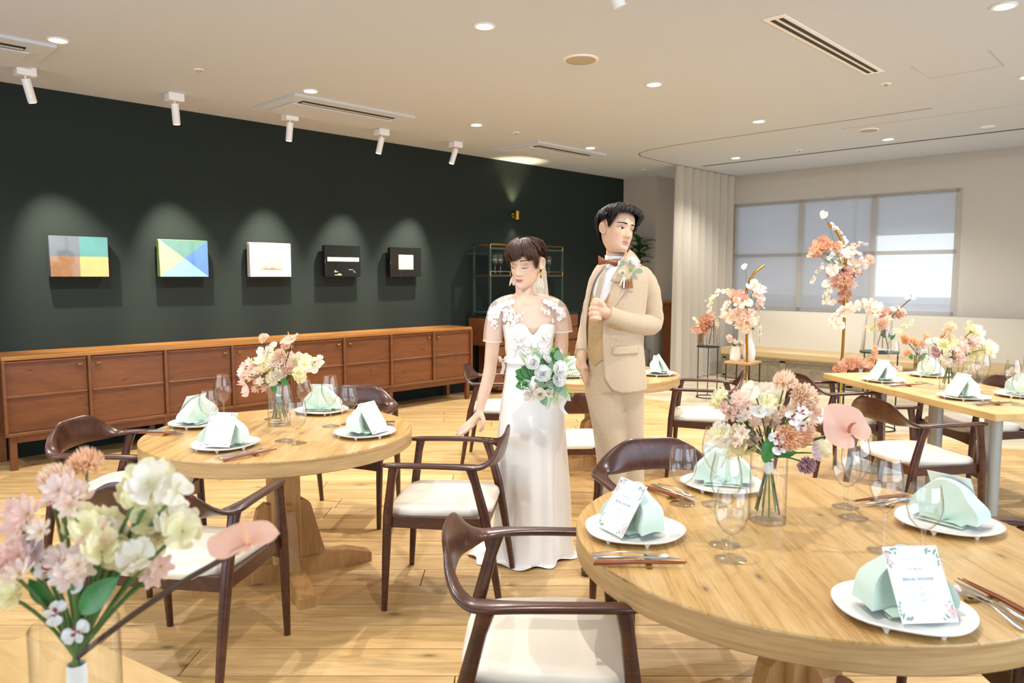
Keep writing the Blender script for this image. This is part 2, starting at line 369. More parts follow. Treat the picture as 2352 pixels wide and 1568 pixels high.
for k, ((x, y), w) in enumerate(DL+extra):
    if w:
        t = thing('downlight', 'lit round recessed ceiling downlight '+w, 'downlight', (x, y, ZC), group='recessed ceiling downlights')
    else:
        t = thing('downlight', 'lit round recessed ceiling downlight '+('above the corner table, left of the camera', 'above the near round table, right of the camera', 'straight above the camera', 'left of the camera, by the side windows', 'over the left end of the sideboards')[k-len(DL)], 'downlight', (x, y, ZC), group='downlights out of view')
    inst(ringm, 'trim_ring', t); inst(lensm, 'lens', t)
    d = bpy.data.lights.new('downlight_lamp', 'SPOT'); d.energy = LAMP_W*5*(1 if w else .55); d.spot_size = math.radians(128); d.spot_blend = .75; d.color = LAMP_COL; d.shadow_soft_size = .022
    o = bpy.data.objects.new('downlight_lamp', d); COL.objects.link(o); o.parent = t; o.location = (0, 0, -.02)
def air_unit(x, y, label):
    t = thing('ceiling_air_conditioner', label, 'air conditioner', (x, y, ZC), group='ceiling air conditioners')
    MB().prism([(-.6, -.35), (.6, -.35), (.6, .35), (-.6, .35)], -.018, 0).build('panel_frame', M['ceiling'], t, smooth=False)
    MB().box((0, .06, -.024), (1.0, .40, .014), bev=.005).build('front_cover', M['ceiling'], t, smooth=False)
    MB().box((0, .285, -.021), (1.0, .10, .008), bev=.002).build('side_panel', M['ceiling'], t, smooth=False)
    s = MB().box((0, -.19, -.0195), (.92, .085, .006)).build('air_slot', M['dark_gap'], t, smooth=False)
    b = MB().tube([(-.45, -.195, -.026), (.45, -.195, -.026)], .018, 8, flat=.3).build('louvre', M['grey_wall'], s)
air_unit(3.66, 5.78, 'white ceiling air conditioner above the middle of the picture row')
air_unit(6.53, 5.81, 'white ceiling air conditioner farthest back, above the wall lamp')
air_unit(.80, 5.74, 'white ceiling air conditioner cut off at the left picture edge')
AIM = [(1.80, 'leftmost'), (2.61, 'second from the left'), (3.42, 'third from the left'), (4.21, 'fourth from the left'), (5.02, 'rightmost')]
for (x, y), (ax, w) in zip(((1.384, 6.113), (2.402, 6.132), (3.414, 6.15), (4.399, 6.142), (5.365, 6.142)), AIM):
    t = thing('ceiling_spotlight', 'white cylindrical ceiling spotlight, '+w+' of the row over the pictures', 'spotlight', (x, y, ZC), group='white spotlights over the pictures')
    MB().box((0, 0, -.03), (.12, .10, .06), bev=.004).build('mount_box', M['white_metal'], t, smooth=False)
    tgt = Vector((ax, 6.66, 1.30)); dr = (tgt-Vector((x, y, ZC-.1))).normalized()
    dv = Vector((dr.x*1.0, dr.y*.6, dr.z)).normalized(); a = Vector((0, 0, -.075)); b = a+dv*.16
    MB().tube([(0, 0, -.05), a], .008, 8).build('joint_pin', M['white_metal'], t)
    MB().tube([a, b], .029, 20).build('lamp_head', M['white_metal'], t)
    MB().tube([b, b+dv*.003], .022, 16).build('lens', M['lamp_on'], t)
    d = bpy.data.lights.new('spot_lamp', 'SPOT'); d.energy = SPOT_W*5; d.spot_size = math.radians(46); d.spot_blend = .85; d.color = (1, .93, .78); d.shadow_soft_size = .02
    o = bpy.data.objects.new('spot_lamp', d); COL.objects.link(o); o.parent = t; o.location = b+dv*.02; o.rotation_euler = (tgt-(Vector((x, y, ZC))+b)).to_track_quat('-Z', 'Y').to_euler()
t = thing('ceiling_spotlight', 'white cylindrical ceiling spotlight cut by the top picture edge', 'spotlight', (Wz(1424, 16, 2.625).x-.06, Wz(1424, 16, 2.625).y+.02, ZC))
MB().box((0, 0, -.03), (.12, .10, .06), bev=.004).build('mount_box', M['white_metal'], t, smooth=False); MB().tube([(0, 0, -.05), (0, 0, -.08)], .008, 8).build('joint_pin', M['white_metal'], t)
MB().tube([(0, 0, -.075), (.06, -.02, -.22)], .029, 20).build('lamp_head', M['white_metal'], t)
M['grille'] = mat('speaker_grille', 'b3a893', .7, bump=.3, bscale=500)
def disc(name, x, y, r, label, cat, grp, body, rimm):
    t = thing(name, label, cat, (x, y, ZC), group=grp)
    MB().lathe([(r, 0), (r*.99, -.006), (r*.86, -.009)], 32, cap=False).build('rim', rimm, t); MB().lathe([(r*.87, -.007), (r*.4, -.011), (.002, -.012)], 32).build('grille', body, t)
disc('ceiling_speaker', 3.94, 3.24, .118, 'large round ceiling speaker between the two nearest downlights', 'speaker', 'round ceiling speakers', M['grille'], M['white_metal'])
disc('ceiling_speaker', 7.79, 2.73, .095, 'small round ceiling speaker left of the far downlight', 'speaker', 'round ceiling speakers', M['grille'], M['white_metal'])
disc('smoke_detector', 8.44, 1.86, .07, 'round white detector at the right, above the thin ceiling slot', 'detector', None, M['white_metal'], M['white_metal'])
for (x, y), w in (((2.255, 5.307), 'left of the middle air unit'), ((5.44, 5.303), 'left of the farthest air unit'), ((6.042, 2.003), 'below the slot diffuser'), ((8.497, 5.878), 'above the grey column'), ((8.479, 3.725), 'near the thin ceiling slot')):
    t = thing('sprinkler_head', 'tiny ceiling sprinkler head '+w, 'sprinkler', (x, y, ZC), group='ceiling sprinkler heads')
    MB().lathe([(.035, 0), (.033, -.004), (.016, -.006)], 18, cap=False).build('collar', M['white_metal'], t); MB().lathe([(.013, -.004), (.012, -.016), (.004, -.022)], 12).build('sensor', M['grille'], t)
t = thing('slot_diffuser', 'long twin-slot air diffuser set in the ceiling at upper right', 'air vent', (4.86, 1.957, ZC))
MB().box((0, 0, -.003), (1.6, .13, .006), bev=.002).build('frame', M['white_metal'], t, smooth=False)
for s in (-1, 1): MB().box((0, s*.024, -.007), (1.51, .024, .004)).build('slot', M['dark_gap'], t, smooth=False)
# ------------------------------------------------------------------ curtains and bench
def curtain(name, pts, z0, z1, amp, n, m, label, seed, hem=True):
    rnd = random.Random(seed); a, b = Vector(pts[0]), Vector(pts[1]); L = (b-a).length; d = (b-a)/L; nm = Vector((-d.y, d.x)); ph = [0]
    for i in range(n): ph.append(ph[-1]+PI*rnd.uniform(.75, 1.3))
    def f(u, v):
        k = u*n; i = int(min(k, n-1)); p = ph[i]+(ph[i+1]-ph[i])*(k-i); w = amp*(.75+.25*math.sin(3*u+seed))*(.75+.35*(1-v)); off = math.sin(p)*w
        q = a+d*(L*u+math.sin(2*p)*amp*.25)+nm*off; return (q.x, q.y, z0+(z1-z0)*v)
    t = thing(name, label, 'curtain', (0, 0, 0)); MB().grid(f, n*6+1, 14).build('fabric', m, t)
    if hem: MB().grid(lambda u, v: (lambda p: (p[0]-nm.x*.004, p[1]-nm.y*.004, z1-.10*(1-v)))(f(u, 1)), n*6+1, 2).build('heading_tape', m, t)
    return t
M['curtain'] = sheer('cream_curtain', 'e0d8ca', .92); M['sheer'] = sheer('white_sheer', 'd8d2c8', .52, weave=.0)
curtain('pleated_curtain', [(8.43, 5.325), (9.95, 5.325)], .01, ZC-.006, .06, 15, M['curtain'], 'cream pleated curtain hanging left of the wide window', 2)
curtain('sheer_curtain', [(9.985, 5.30), (9.985, 3.60)], .55, ZC-.006, .006, 9, M['sheer'], 'flat white sheer curtain, left length of the wide window', 4)
curtain('sheer_curtain', [(9.96, 3.62), (9.96, -.6)], .55, ZC-.006, .006, 16, M['sheer'], 'flat white sheer curtain, right length of the wide window', 6)
M['cream_fab'] = mat('cream_bench_fabric', 'cdc5b4', .85, bump=.15, bscale=300, sheen=.2); M['tan_seat'] = mat('tan_bench_leather', 'c2a97c', .5, bump=.08, bscale=200); M['bench_wood'] = wood('bench_grey_oak', '6e6250', '857861', '958973', along=(1.5, 10, 10), rough=.55)
t = thing('bench', 'long built-in bench with cream back under the window', 'bench', (9.6, 0, 0))
def pillow(c, d, r=.03): return MB().box(c, d, bev=r)
ys = [5.12, 3.48, 1.75, .0, -1.7]
MB().box((0, 1.7, .16), (.56, 6.8, .32)).build('base', M['bench_wood'], t, smooth=False)
for i in range(8):
    y0 = 5.05-i*.85; fr = MB()
    for yy in (y0, y0-.81): fr.box((-.286, yy, .17), (.012, .04, .26))
    for zz in (.04, .30): fr.box((-.286, y0-.405, zz), (.012, .85, .04))
    fr.build('base_panel', M['bench_wood'], t, smooth=False)
for i in range(4):
    pillow((-.02, (ys[i]+ys[i+1])/2, .375), (.60, ys[i]-ys[i+1]-.006, .11), .025).build('seat_cushion', M['tan_seat'], t)
    y0, y1 = ys[i]-.1*(i > 0), ys[i+1]-.1
    b = pillow((.27, (y0+y1)/2, .66), (.12, y0-y1-.006, .53), .025)
    b.v = [(x-(.93-z)*.18+.02, y, z) for x, y, z in b.v]; b.build('back_cushion', M['cream_fab'], t)
# ================================================================== pictures on the dark wall
def gloss(n, c, r=.12): return mat(n, c, r, coat=.6, var=.10, vscale=9, bump=.25, bscale=14, bdist=.006)
P = {k: gloss('glaze_'+k, c) for k, c in dict(slate='4c4f52', teal='2f6b62', brown='77532f', yellow='c08a2c', lime='95aa68', jade='456a5a', blue='345a92', sky='70a6b8', black='141513', cream='dcd6bd').items()}
M['plaster'] = mat('white_plaster', 'cbc5be', .7, bump=.1, bscale=40); M['cream_relief'] = mat('cream_relief_paint', 'c6c09f', .6, var=.06, vscale=30, bump=.7, bscale=22, bdist=.01)
def picture(x, label, mats, polys, extra=None, side=None):
    t = thing('picture', label, 'picture', (x, YWALL, 1.558), group='row of five small pictures')
    w, h, d = .21, .16, .09
    def bow(px, pz): return -d - .006*math.sin(px*9)
    b = MB()    # canvas body
    b.box((0, -d+.03, 0), (2*w, .06, 2*h), bev=.006).box((0, -.015, 0), (.2, .03, .16)); b.build('canvas', side or mats[0], t)
    f = MB()
    for mi, poly in polys:
        f.m = mi; f.add([(px*w*.985, -d-.002, pz*h*.985) for px, pz in poly], [tuple(range(len(poly)))])
    f.build('painted_face', mats, t, smooth=False)
    if extra: extra(t, w, h, d)
    return t
Q = lambda a, b, c, d: [(a, c), (b, c), (b, d), (a, d)]
picture(1.795, 'glossy picture of four blocks in slate, teal, brown and yellow', [P['slate'], P['teal'], P['brown'], P['yellow']], [(0, Q(-1, 0, 0, 1)), (1, Q(0, 1, 0, 1)), (2, Q(-1, 0, -1, 0)), (3, Q(0, 1, -1, 0))])
picture(2.612, 'picture of four triangles in lime, jade, blue and sky', [P['lime'], P['jade'], P['blue'], P['sky']], [(0, [(-1, -1), (0, 0), (-1, 1)]), (1, [(-1, 1), (0, 0), (1, 1)]), (2, [(1, 1), (0, 0), (1, -1)]), (3, [(-1, -1), (1, -1), (0, 0)])])
def relief(t, w, h, d):
    rnd = random.Random(4); b = MB()
    b.grid(lambda u, v: ((-.55+1.1*u)*w, -d-.003-.014*(min(1, 6*u, 6*(1-u), 6*v, 6*(1-v)))*(.7+.3*math.sin(17*u+5*v)*math.cos(13*v)), (-.6+1.2*v)*h), 14, 14).build('raised_square', M['cream_relief'], t)
picture(3.42, 'white picture with a raised cream plaster square', [M['plaster']], [(0, Q(-1, 1, -1, 1))], relief)
def scratch(lines, m):
    def f(t, w, h, d):
        b = MB()
        for x0, x1, z0, z1 in lines: b.box(((x0+x1)/2*w, -d-.003, (z0+z1)/2*h), ((x1-x0)*w, .004, (z1-z0)*h))
        b.build('painted_band', m, t, smooth=False)
    return f
picture(4.215, 'black picture with one cream horizontal band', [P['black']], [(0, Q(-1, 1, -1, 1))], scratch([(-.88, .9, -.02, .24), (-.5, -.46, -.72, -.6), (-.43, -.40, -.72, -.62), (-.37, -.30, -.70, -.67), (-.48, -.1, -.9, -.86), (-.3, -.14, -.84, -.80), (.3, .55, -.56, -.53), (.58, .61, -.72, -.62), (.66, .7, -.72, -.69)], M['cream_relief']))
picture(5.02, 'black picture with a pale square in its centre', [P['black']], [(0, Q(-1, 1, -1, 1))], scratch([(-.5, .45, -.5, .5)], M['cream_relief']))
# ------------------------------------------------------------------ wall lamp
t = thing('wall_lamp', 'small brass up-and-down wall lamp glowing on the dark wall', 'lamp', (6.779, YWALL, 2.174))
MB().tube([(0, 0, 0), (0, -.012, 0)], .035, 20).build('back_plate', M['brass'], t); MB().tube([(0, -.01, 0), (0, -.07, 0)], .010, 10).build('arm', M['brass'], t)
MB().lathe([(.030, -.05), (.032, -.048), (.032, .05), (.029, .052), (.026, .03), (.026, -.03)], 24, (0, -.085, 0), cap=False).build('shade', M['brass'], t)
for s, e, a in ((1, 30, 75), (-1, 9, 75)):
    MB().lathe([(.025, .03*s), (.002, .031*s)], 16, (0, -.085, 0)).build('lens', M['lamp_on'], t)
    d = bpy.data.lights.new('wall_lamp_bulb', 'SPOT'); d.energy = e; d.spot_size = math.radians(a); d.spot_blend = .8; d.color = (1, .86, .5); d.shadow_soft_size = .02
    o = bpy.data.objects.new('wall_lamp_bulb', d); COL.objects.link(o); o.parent = t; o.location = (0, -.085, .055*s); o.rotation_euler = (PI if s > 0 else 0, 0, 0)
# ------------------------------------------------------------------ sideboards
def sideboard(x0, label):
    dw = .5630; n = 4; Wd = dw*n; D = .44; t = thing('sideboard', label, 'sideboard', (x0, YWALL-.01, 0), group='sideboards along the dark wall')
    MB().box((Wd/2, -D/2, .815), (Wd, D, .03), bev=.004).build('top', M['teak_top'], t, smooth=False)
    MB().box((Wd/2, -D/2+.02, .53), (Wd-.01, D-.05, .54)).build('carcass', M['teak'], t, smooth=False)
    MB().box((Wd/2, -D+.012, .262), (Wd, .03, .025), bev=.003).build('bottom_rail', M['teak'], t, smooth=False)
    MB().box((Wd/2, -D+.04, .225), (Wd-.1, .03, .055)).build('apron', M['teak'], t, smooth=False)
    for i in range(n+1): MB().box((min(max(i*dw, .01), Wd-.01), -D+.004, .535), (.022, .026, .53), bev=.003).build('post', M['teak'], t, smooth=False)
    for i in range(n):
        d = MB().box((0, 0, 0), (dw-.03, .018, .515)).build('door', M['teak_panel'], t, smooth=False); d.location = ((i+.5)*dw, -D+.028, .535)
        MB().box((0, -.012, .252), (dw-.03, .02, .018), bev=.004).build('door_rail', M['teak'], d, smooth=False)
        MB().box((0, -.012, .0), (dw-.03, .02, .018), bev=.004).build('door_rail', M['teak'], d, smooth=False)
        s = 1 if i % 2 == 0 else -1
        MB().box((s*(dw/2-.065), -.022, .205), (.036, .028, .012), bev=.003).build('knob', M['brass'], d, smooth=False)
    for x in (.05, Wd/2, Wd-.05):
        for y in (-.05, -D+.04): MB().box((x, y, .125), (.045, .045, .25), bev=.003).build('leg', M['teak'], t, smooth=False)
sideboard(1.163, 'long low teak sideboard on legs, left one under the pictures')
sideboard(3.418, 'long low teak sideboard on legs, right one behind the bride\'s chair')
# ------------------------------------------------------------------ drawer chest with metal shelf
t = thing('drawer_chest', 'teak drawer chest against the dark wall behind the couple', 'chest', (5.97, 6.62, 0))
MB().box((.8, -.18, .925), (1.6, .38, .025), bev=.003).build('top', M['black_metal'], t, smooth=False)
MB().box((.8, -.18, .745), (1.6, .36, .33)).build('upper_body', M['teak'], t, smooth=False); MB().box((.87, -.18, .31), (1.44, .34, .53)).build('lower_body', M['teak'], t, smooth=False)
for i in range(4):
    for z, h in ((.83, .15), (.66, .15), (.45, .22), (.2, .22)):
        x = .18+i*.40+.02; d = MB().box((0, 0, 0), (.37, .02, h), bev=.003).build('drawer', M['teak_panel'], t, smooth=False); d.location = (x+.02, -.365, z)
        MB().box((0, -.02, 0), (.012, .02, .035), bev=.003).build('knob', M['brass'], d, smooth=False)
t = thing('metal_shelf', 'dark green metal shelf with brass rails standing on the drawer chest', 'shelf', (6.02, 6.62, .94))
for x in (0, 1.29):
    for y in (-.04, -.32): MB().box((x, y, .41), (.025, .025, .82)).build('post', M['green_metal'], t, smooth=False)
for z in (.03, .47, .79):
    MB().box((.645, -.18, z), (1.30, .30, .02)).build('shelf_board', M['green_metal'], t, smooth=False)
    if z > .1:
        r = MB()
        for y in (-.33, -.03): r.tube([(0, y, z+.05), (1.29, y, z+.05)], .005, 6)
        for x in (0, .33, .98, 1.29): r.tube([(x, -.33, z), (x, -.33, z+.05)], .005, 6)
        r.tube([(0, -.33, z+.05), (0, -.03, z+.05)], .005, 6).build('rail', M['brass'], t)
# ------------------------------------------------------------------ glass profiles used everywhere
def tulip(h=.245):
    out = [(.036, .0008), (.035, .002), (.012, .006), (.0045, .012), (.0038, .06), (.0042, .098), (.010, .106), (.020, .118), (.0335, .150), (.0365, .170), (.0345, .195), (.0265, .235)]
    inn = [(.0255, .2345), (.0335, .195), (.0353, .170), (.032, .150), (.019, .121), (.003, .111)]
    return [(r*1.13, z*h/.235) for r, z in out], inn
def goblet(h=.182):
    out = [(.035, .0008), (.034, .002), (.012, .006), (.005, .012), (.0045, .04), (.006, .058), (.018, .066), (.032, .084), (.038, .110), (.0365, .135), (.031, .165)]
    inn = [(.030, .1645), (.0355, .135), (.0368, .110), (.0305, .085), (.016, .070), (.003, .066)]
    return [(r*1.13, z*h/.165) for r, z in out], inn
GL = {}
for k, (o, i) in dict(tulip=tulip(), goblet=goblet()).items():
    s0 = 6 if k == 'tulip' else 6
    GL[k] = (MB().lathe([(.001, .0012)]+o[:s0], 20).mesh('stem_and_foot', M['glass']), MB().lathe(o[s0-1:], 28, cap=False).mesh('bowl', M['glass']))
def glassware(kind, loc, label, group, rz=0):
    t = thing('wine_glass' if kind == 'tulip' else 'water_goblet', label, 'glass', loc, rz, group); inst(GL[kind][0], 'stem_and_foot', t); inst(GL[kind][1], 'bowl', t); return t
for i, (x, w) in enumerate(((.20, 'left end of the shelf'), (.29, 'second from the shelf\'s left end'), (.85, 'hidden-half by the veil'), (.96, 'third from the shelf\'s right end'), (1.06, 'second from the shelf\'s right end'), (1.17, 'right end of the shelf'))):
    glassware('tulip', (6.02+x, 6.62-.2, 1.42), 'clear wine glass on the dark metal shelf, '+w, 'glasses on the metal shelf')
# ------------------------------------------------------------------ cabinet by the curtain and plant
t = thing('wooden_cabinet', 'narrow red-brown wooden cabinet half hidden behind the cream curtain', 'cabinet', (9.25, 5.80, 0))
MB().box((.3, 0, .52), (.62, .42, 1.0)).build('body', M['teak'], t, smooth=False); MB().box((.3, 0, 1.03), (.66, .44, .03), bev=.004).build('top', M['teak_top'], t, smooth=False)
d = MB().box((.3, -.22, .52), (.56, .02, .9), bev=.004).build('door', M['teak_panel'], t, smooth=False); MB().box((.08, -.24, .6), (.012, .02, .06), bev=.002).build('knob', M['brass'], d, smooth=False)
M['leaf'] = mat('dark_leaf', '2f5a1c', .45, var=.25, vscale=5, rand=True); M['pot'] = mat('grey_pot', '8b8a86', .7, bump=.1); M['bark'] = mat('plant_bark', '6b5238', .9, bump=.4, bscale=30)
def leafmesh(L, w, droop, name='leaf', m=None, fold=.25, n=8):
    def f(u, v):
        ww = w*math.sin(PI*min(1, v*.97+.03))**.7*(1-.25*v); x = (u-.5)*2*ww; return (x, L*v*(1-.12*droop*v), -droop*L*.5*v*v+abs(x)*fold)
    return MB().grid(f, 5, n).mesh(name, m or M['leaf'])
t = thing('potted_plant', 'leafy green potted plant standing behind the groom\'s shoulder', 'plant', (8.83, 6.15, 0))
MB().lathe([(.13, 0), (.17, .36), (.155, .36), (.15, .32)], 24).build('pot', M['pot'], t); MB().tube([(0, 0, .3), (.02, 0, 1.0), (0, .02, 1.75)], [.03, .026, .02], 8).build('trunk', M['bark'], t)
lm = leafmesh(.27, .05, .6); rnd = random.Random(3)
for i in range(44):
    z = 1.5+.42*i/44; inst(lm, 'leaf', t, (0, 0.01, z), (rnd.uniform(-.2, .9), 0, i*2.4), rnd.uniform(.7, 1.05))
# ================================================================== tables
M['oak_top'] = wood('oak_table_top', '966a34', 'c69c5c', 'd8b47c', along=(1.5, 22, 22), rough=.33, knots=.75, coat=.25, bump=.04)
M['oak_edge'] = wood('oak_table_edge', 'a07a4c', 'bd9763', 'cfad7c', along=(1.2, 1.2, 26), rough=.4, coat=.15)
M['oak_leg'] = wood('oak_leg', '9d7442', 'b98e57', 'c9a06a', along=(10, 10, 1.2), rough=.45)
M['grey_steel'] = mat('grey_steel_column', 'a3a49d', .4, metal=.4)
def round_table(x, y, r, label, rz=YAW, brz=0):
    t = thing('round_table', label, 'table', (x, y, 0), rz, 'round oak tables')
    MB().lathe([(.001, ZT), (r-.002, ZT), (r, ZT-.003), (r, ZT-.006)], 96, cap=False).build('top', M['oak_top'], t)
    MB().lathe([(r, ZT-.006), (r, ZT-.062), (r-.004, ZT-.066), (.001, ZT-.066)], 96, cap=False).build('rim', M['oak_edge'], t)
    MB().box((0, 0, .35), (.13, .13, ZT-.14), rz=brz, bev=.006).build('post', M['oak_leg'], t, smooth=False)
    for k in range(2):
        a = brz+k*PI/2; L = .41
        b = MB(); zz = .002*k
        b.rings([[(sx, sy*.038, z) for sx, z in ((-L, 0), (L, 0), (L, .045), (L-.12, .08+zz), (-L+.12, .08+zz), (-L, .045))] for sy in (-1, 1)]).tf(Matrix.Rotation(a, 4, 'Z')); b.build('foot_beam', M['oak_leg'], t, smooth=False)
        for s in (-1, 1):
            b = MB(); b.rings([[(s*px, sy*.026, z) for px, z in ((.06, .075), (.19, .075), (.155, .20), (.12, .335), (.085, .36), (.06, .35))] for sy in (-1, 1)]).tf(Matrix.Rotation(a, 4, 'Z')); b.build('bracket', M['oak_leg'], t, smooth=False)
    return t
TL = (1.653, 3.129); TF = (1.991, .829); TB = (4.30, 3.36)
round_table(*TL, .598, 'round oak pedestal table on the left, in front of the sideboard', brz=math.radians(30))
round_table(*TF, .627, 'large round oak pedestal table in the right foreground', brz=math.radians(20))
round_table(*TB, .60, 'round oak pedestal table half hidden behind the couple', brz=math.radians(30))
U = Vector((.62, .785, 0)).normalized(); V = Vector((U.y, -U.x, 0)); RA = math.atan2(U.y, U.x)
M['maple_top'] = wood('pale_oak_top', 'c39a5c', 'd3ad70', 'deba80', along=(1.2, 12, 12), rough=.4, coat=.15, bump=.03)
def square_table(p, lu, lv, label, cols):
    # p = near-left corner, edges along U (back along the table row) and V
    c = Vector(p)+U*lu/2+V*lv/2; t = thing('square_table', label, 'table', (c.x, c.y, 0), RA, 'oblong oak tables')
    MB().box((0, 0, ZT-.02), (lu, lv, .04), bev=.003).build('top', M['maple_top'], t, smooth=False)
    for x, y in cols:
        MB().tube([(x, y, .02), (x, y, ZT-.04)], .043, 28).build('column', M['grey_steel'], t); MB().lathe([(.001, 0), (.20, 0), (.20, .008), (.05, .018), (.001, .02)], 36, (x, y, 0)).build('foot_plate', M['grey_steel'], t)
R0 = Vector((4.452, .872, 0)); R1 = Vector((4.99, 1.503, 0)); LR = (R1-R0).length
square_table(R0, LR-.004, .74, 'oblong pale oak table at the right edge, nearer one', ((-LR/2+.14, .26), (-LR/2+.14, -.22)))
square_table(R0+U*(LR+.004), LR-.01, .74, 'oblong pale oak table farther back, by the gold flower stand', ((-LR/2+.1, 0), (LR/2-.14, 0)))
# corner table in the left foreground
c0 = Vector((.386, 1.697, 0))
t = thing('oblong_table', 'pale oak table corner in the lower left foreground under the vase', 'table', (c0.x, c0.y, 0), math.atan2(-.975, .222))
MB().box((.45, -.38, ZT-.02), (.9, .76, .04), bev=.004).build('top', M['maple_top'], t, smooth=False)
MB().tube([(.45, -.38, .02), (.45, -.38, ZT-.04)], .045, 24).build('column', M['grey_steel'], t); MB().lathe([(.001, 0), (.22, 0), (.22, .01), (.001, .02)], 36, (.45, -.38, 0)).build('foot_plate', M['grey_steel'], t)
# ================================================================== chairs
M['walnut'] = wood('walnut_frame', '2a1109', '431f10', '5c2d18', along=(2.5, 12, 12), rough=.33, coat=.28, bump=.02, var=.06)
M['seat_leather'] = mat('cream_leather', 'e9dfcd', .45, bump=.06, bscale=160, var=.03)
def chair_meshes():
    D = {}
    # arms and back: one swept, twisting rail
    half = catmull([(.245, .250), (.16, .258), (.05, .262), (-.06, .262), (-.13, .256), (-.175, .236), (-.205, .195), (-.228, .13), (-.24, .06), (-.243, 0)], 5)
    n = len(half); rings = []
    for i, p in enumerate(half):
        s = i/(n-1)
        a = half[max(i-1, 0)]; b = half[min(i+1, n-1)]; tg = Vector((b.x-a.x, b.y-a.y)).normalized(); nh = Vector((tg.y, -tg.x, 0)); nh = -nh if nh.dot(Vector((0, 1, 0))) < 0 and i < n*.6 else nh
        nh = Vector((-tg.y, tg.x, 0))*-1 if False else nh
        k = smooth01((s-.46)/.34); roll = k*math.radians(78)
        wdt = .021+.013*math.exp(-((s-.47)/.13)**2)+.044*smooth01((s-.5)/.35); th = .011-.001*k
        if s < .06: wdt *= .45+.55*math.sqrt(s/.06); th *= .6+.4*s/.06
        zc = .622+.012*math.sin(min(s, .5)*2*PI)*.3+.052*smooth01((s-.5)/.38)
        rings.append((Vector((p.x, p.y, zc)), Vector(nh), roll, wdt, th))
    full = rings + [(Vector((c.x, -c.y, c.z)), Vector((h.x, -h.y, 0)), r, w, t) for c, h, r, w, t in rings[-2::-1]]
    m = MB(); RR = []
    for c, h, roll, w, t in full:
        out = h.normalized(); 
        if (c.x*out.x*1.6+c.y*out.y) < 0: out = -out
        ax = out*math.cos(roll)+Vector((0, 0, 1))*math.sin(roll); bx = -out*math.sin(roll)+Vector((0, 0, 1))*math.cos(roll)
        RR.append([tuple(c+ax*(w*math.copysign(abs(math.cos(q))**.8, math.cos(q)))+bx*(t*math.copysign(abs(math.sin(q))**.8, math.sin(q)))) for q in [2*PI*j/14 for j in range(14)]])
    # keep ring orientation consistent across the middle
    D['arm_and_back_rail'] = m.rings(RR).mesh('arm_and_back_rail', M['walnut'], angle=70)
    for s, nm in ((1, 'L'), (-1, 'R')):
        D['fleg'+nm] = MB().tube([(.245, s*.250, 0), (.232, s*.253, .25), (.222, s*.255, .42), (.205, s*.255, .56), (.195, s*.256, .618)], [.0125, .018, .0205, .018, .021], 12).mesh('leg', M['walnut'])
        D['rleg'+nm] = MB().tube([(-.250, s*.245, 0), (-.212, s*.250, .25), (-.182, s*.252, .42), (-.145, s*.255, .56), (-.128, s*.257, .615)], [.0125, .018, .021, .0185, .022], 12).mesh('leg', M['walnut'])
    b = MB()
    for s in (-1, 1): b.rings([[(x, s*.238+dy, z) for dy, z in ((-.011, .355+.02*abs(x)), (.011, .355+.02*abs(x)), (.011, .405), (-.011, .405))] for x in (-.18, 0, .22)])
    b.rings([[(.222+dx+.012*math.cos(y*6), y, z) for dx, z in ((-.012, .345-.02*(y/.24)**2+.0), (.012, .345-.02*(y/.24)**2), (.012, .395), (-.012, .395))] for y in np.linspace(-.24, .24, 9)])
    b.rings([[(-.182+dx, y, z) for dx, z in ((-.011, .36), (.011, .36), (.011, .41), (-.011, .41))] for y in (-.24, 0, .24)])
    D['seat_frame'] = b.mesh('seat_frame', M['walnut'])
    def outline(a, k):
        x = math.cos(a); y = math.sin(a); e = .42
        X = math.copysign(abs(x)**e, x); Y = math.copysign(abs(y)**e, y); wy = .232+.0*X; wx = .245 if X > 0 else .21
        return X*wx*k+.005, Y*(.228+.012*X)*k
    N = 40; rs = []
    for k, z in ((.90, .392), (.97, .397), (1.0, .415), (.985, .432), (.93, .442), (.75, .444), (.4, .438), (.05, .436)):
        rs.append([(*outline(2*PI*j/N, k), z-.010*(1-(outline(2*PI*j/N, k)[1]/.24)**2)*(1 if z > .43 else 0)-.006*max(0, outline(2*PI*j/N, k)[0]/.24)) for j in range(N)])
    D['seat'] = MB().rings(rs).mesh('seat', M['seat_leather'], angle=60)
    return D
CM = chair_meshes()
def chair(x, y, deg, label, group):
    t = thing('armchair', label, 'chair', (x, y, 0), math.radians(deg), group)
    for k in ('flegL', 'flegR', 'rlegL', 'rlegR'): inst(CM[k], 'leg', t)
    inst(CM['seat_frame'], 'seat_frame', t); inst(CM['seat'], 'seat', t); inst(CM['arm_and_back_rail'], 'arm_and_back_rail', t); return t
GT = 'walnut armchairs around the tables'
for x, y, a, w in ((1.150, 3.68, -50, 'between the left round table and the sideboard'), (1.023, 2.646, 36, 'behind the foreground flowers, pushed to the left round table'), (2.11, 2.46, 129, 'with the bride\'s hand on its arm'),
                   (2.36, 3.69, 220, 'on the far side of the left round table'), (1.432, 1.307, -47, 'closest to the camera, left of the front table'), (2.40, 1.498, -125, 'before the groom\'s legs, beyond the front table'),
                   (4.467, 1.268, -35, 'nearest along the oblong tables'), (5.20, 2.02, -35, 'behind the front table\'s flowers, at the farther oblong table'), (4.71, 2.69, 117, 'right of the groom, facing the back round table'),
                   (3.89, 3.98, -50, 'just left of the bride, at the back round table'), (3.397, 2.884, 46, 'between bride and groom, back to the camera'), (5.70, 1.234, 143, 'on the window side of the nearer oblong table'),
                   (2.50, .36, 135, 'at the right picture edge, at the front round table'), (1.42, .16, 43, 'with only an arm tip showing at the bottom edge')):
    chair(x, y, a, 'dark walnut armchair with cream seat '+w, GT)
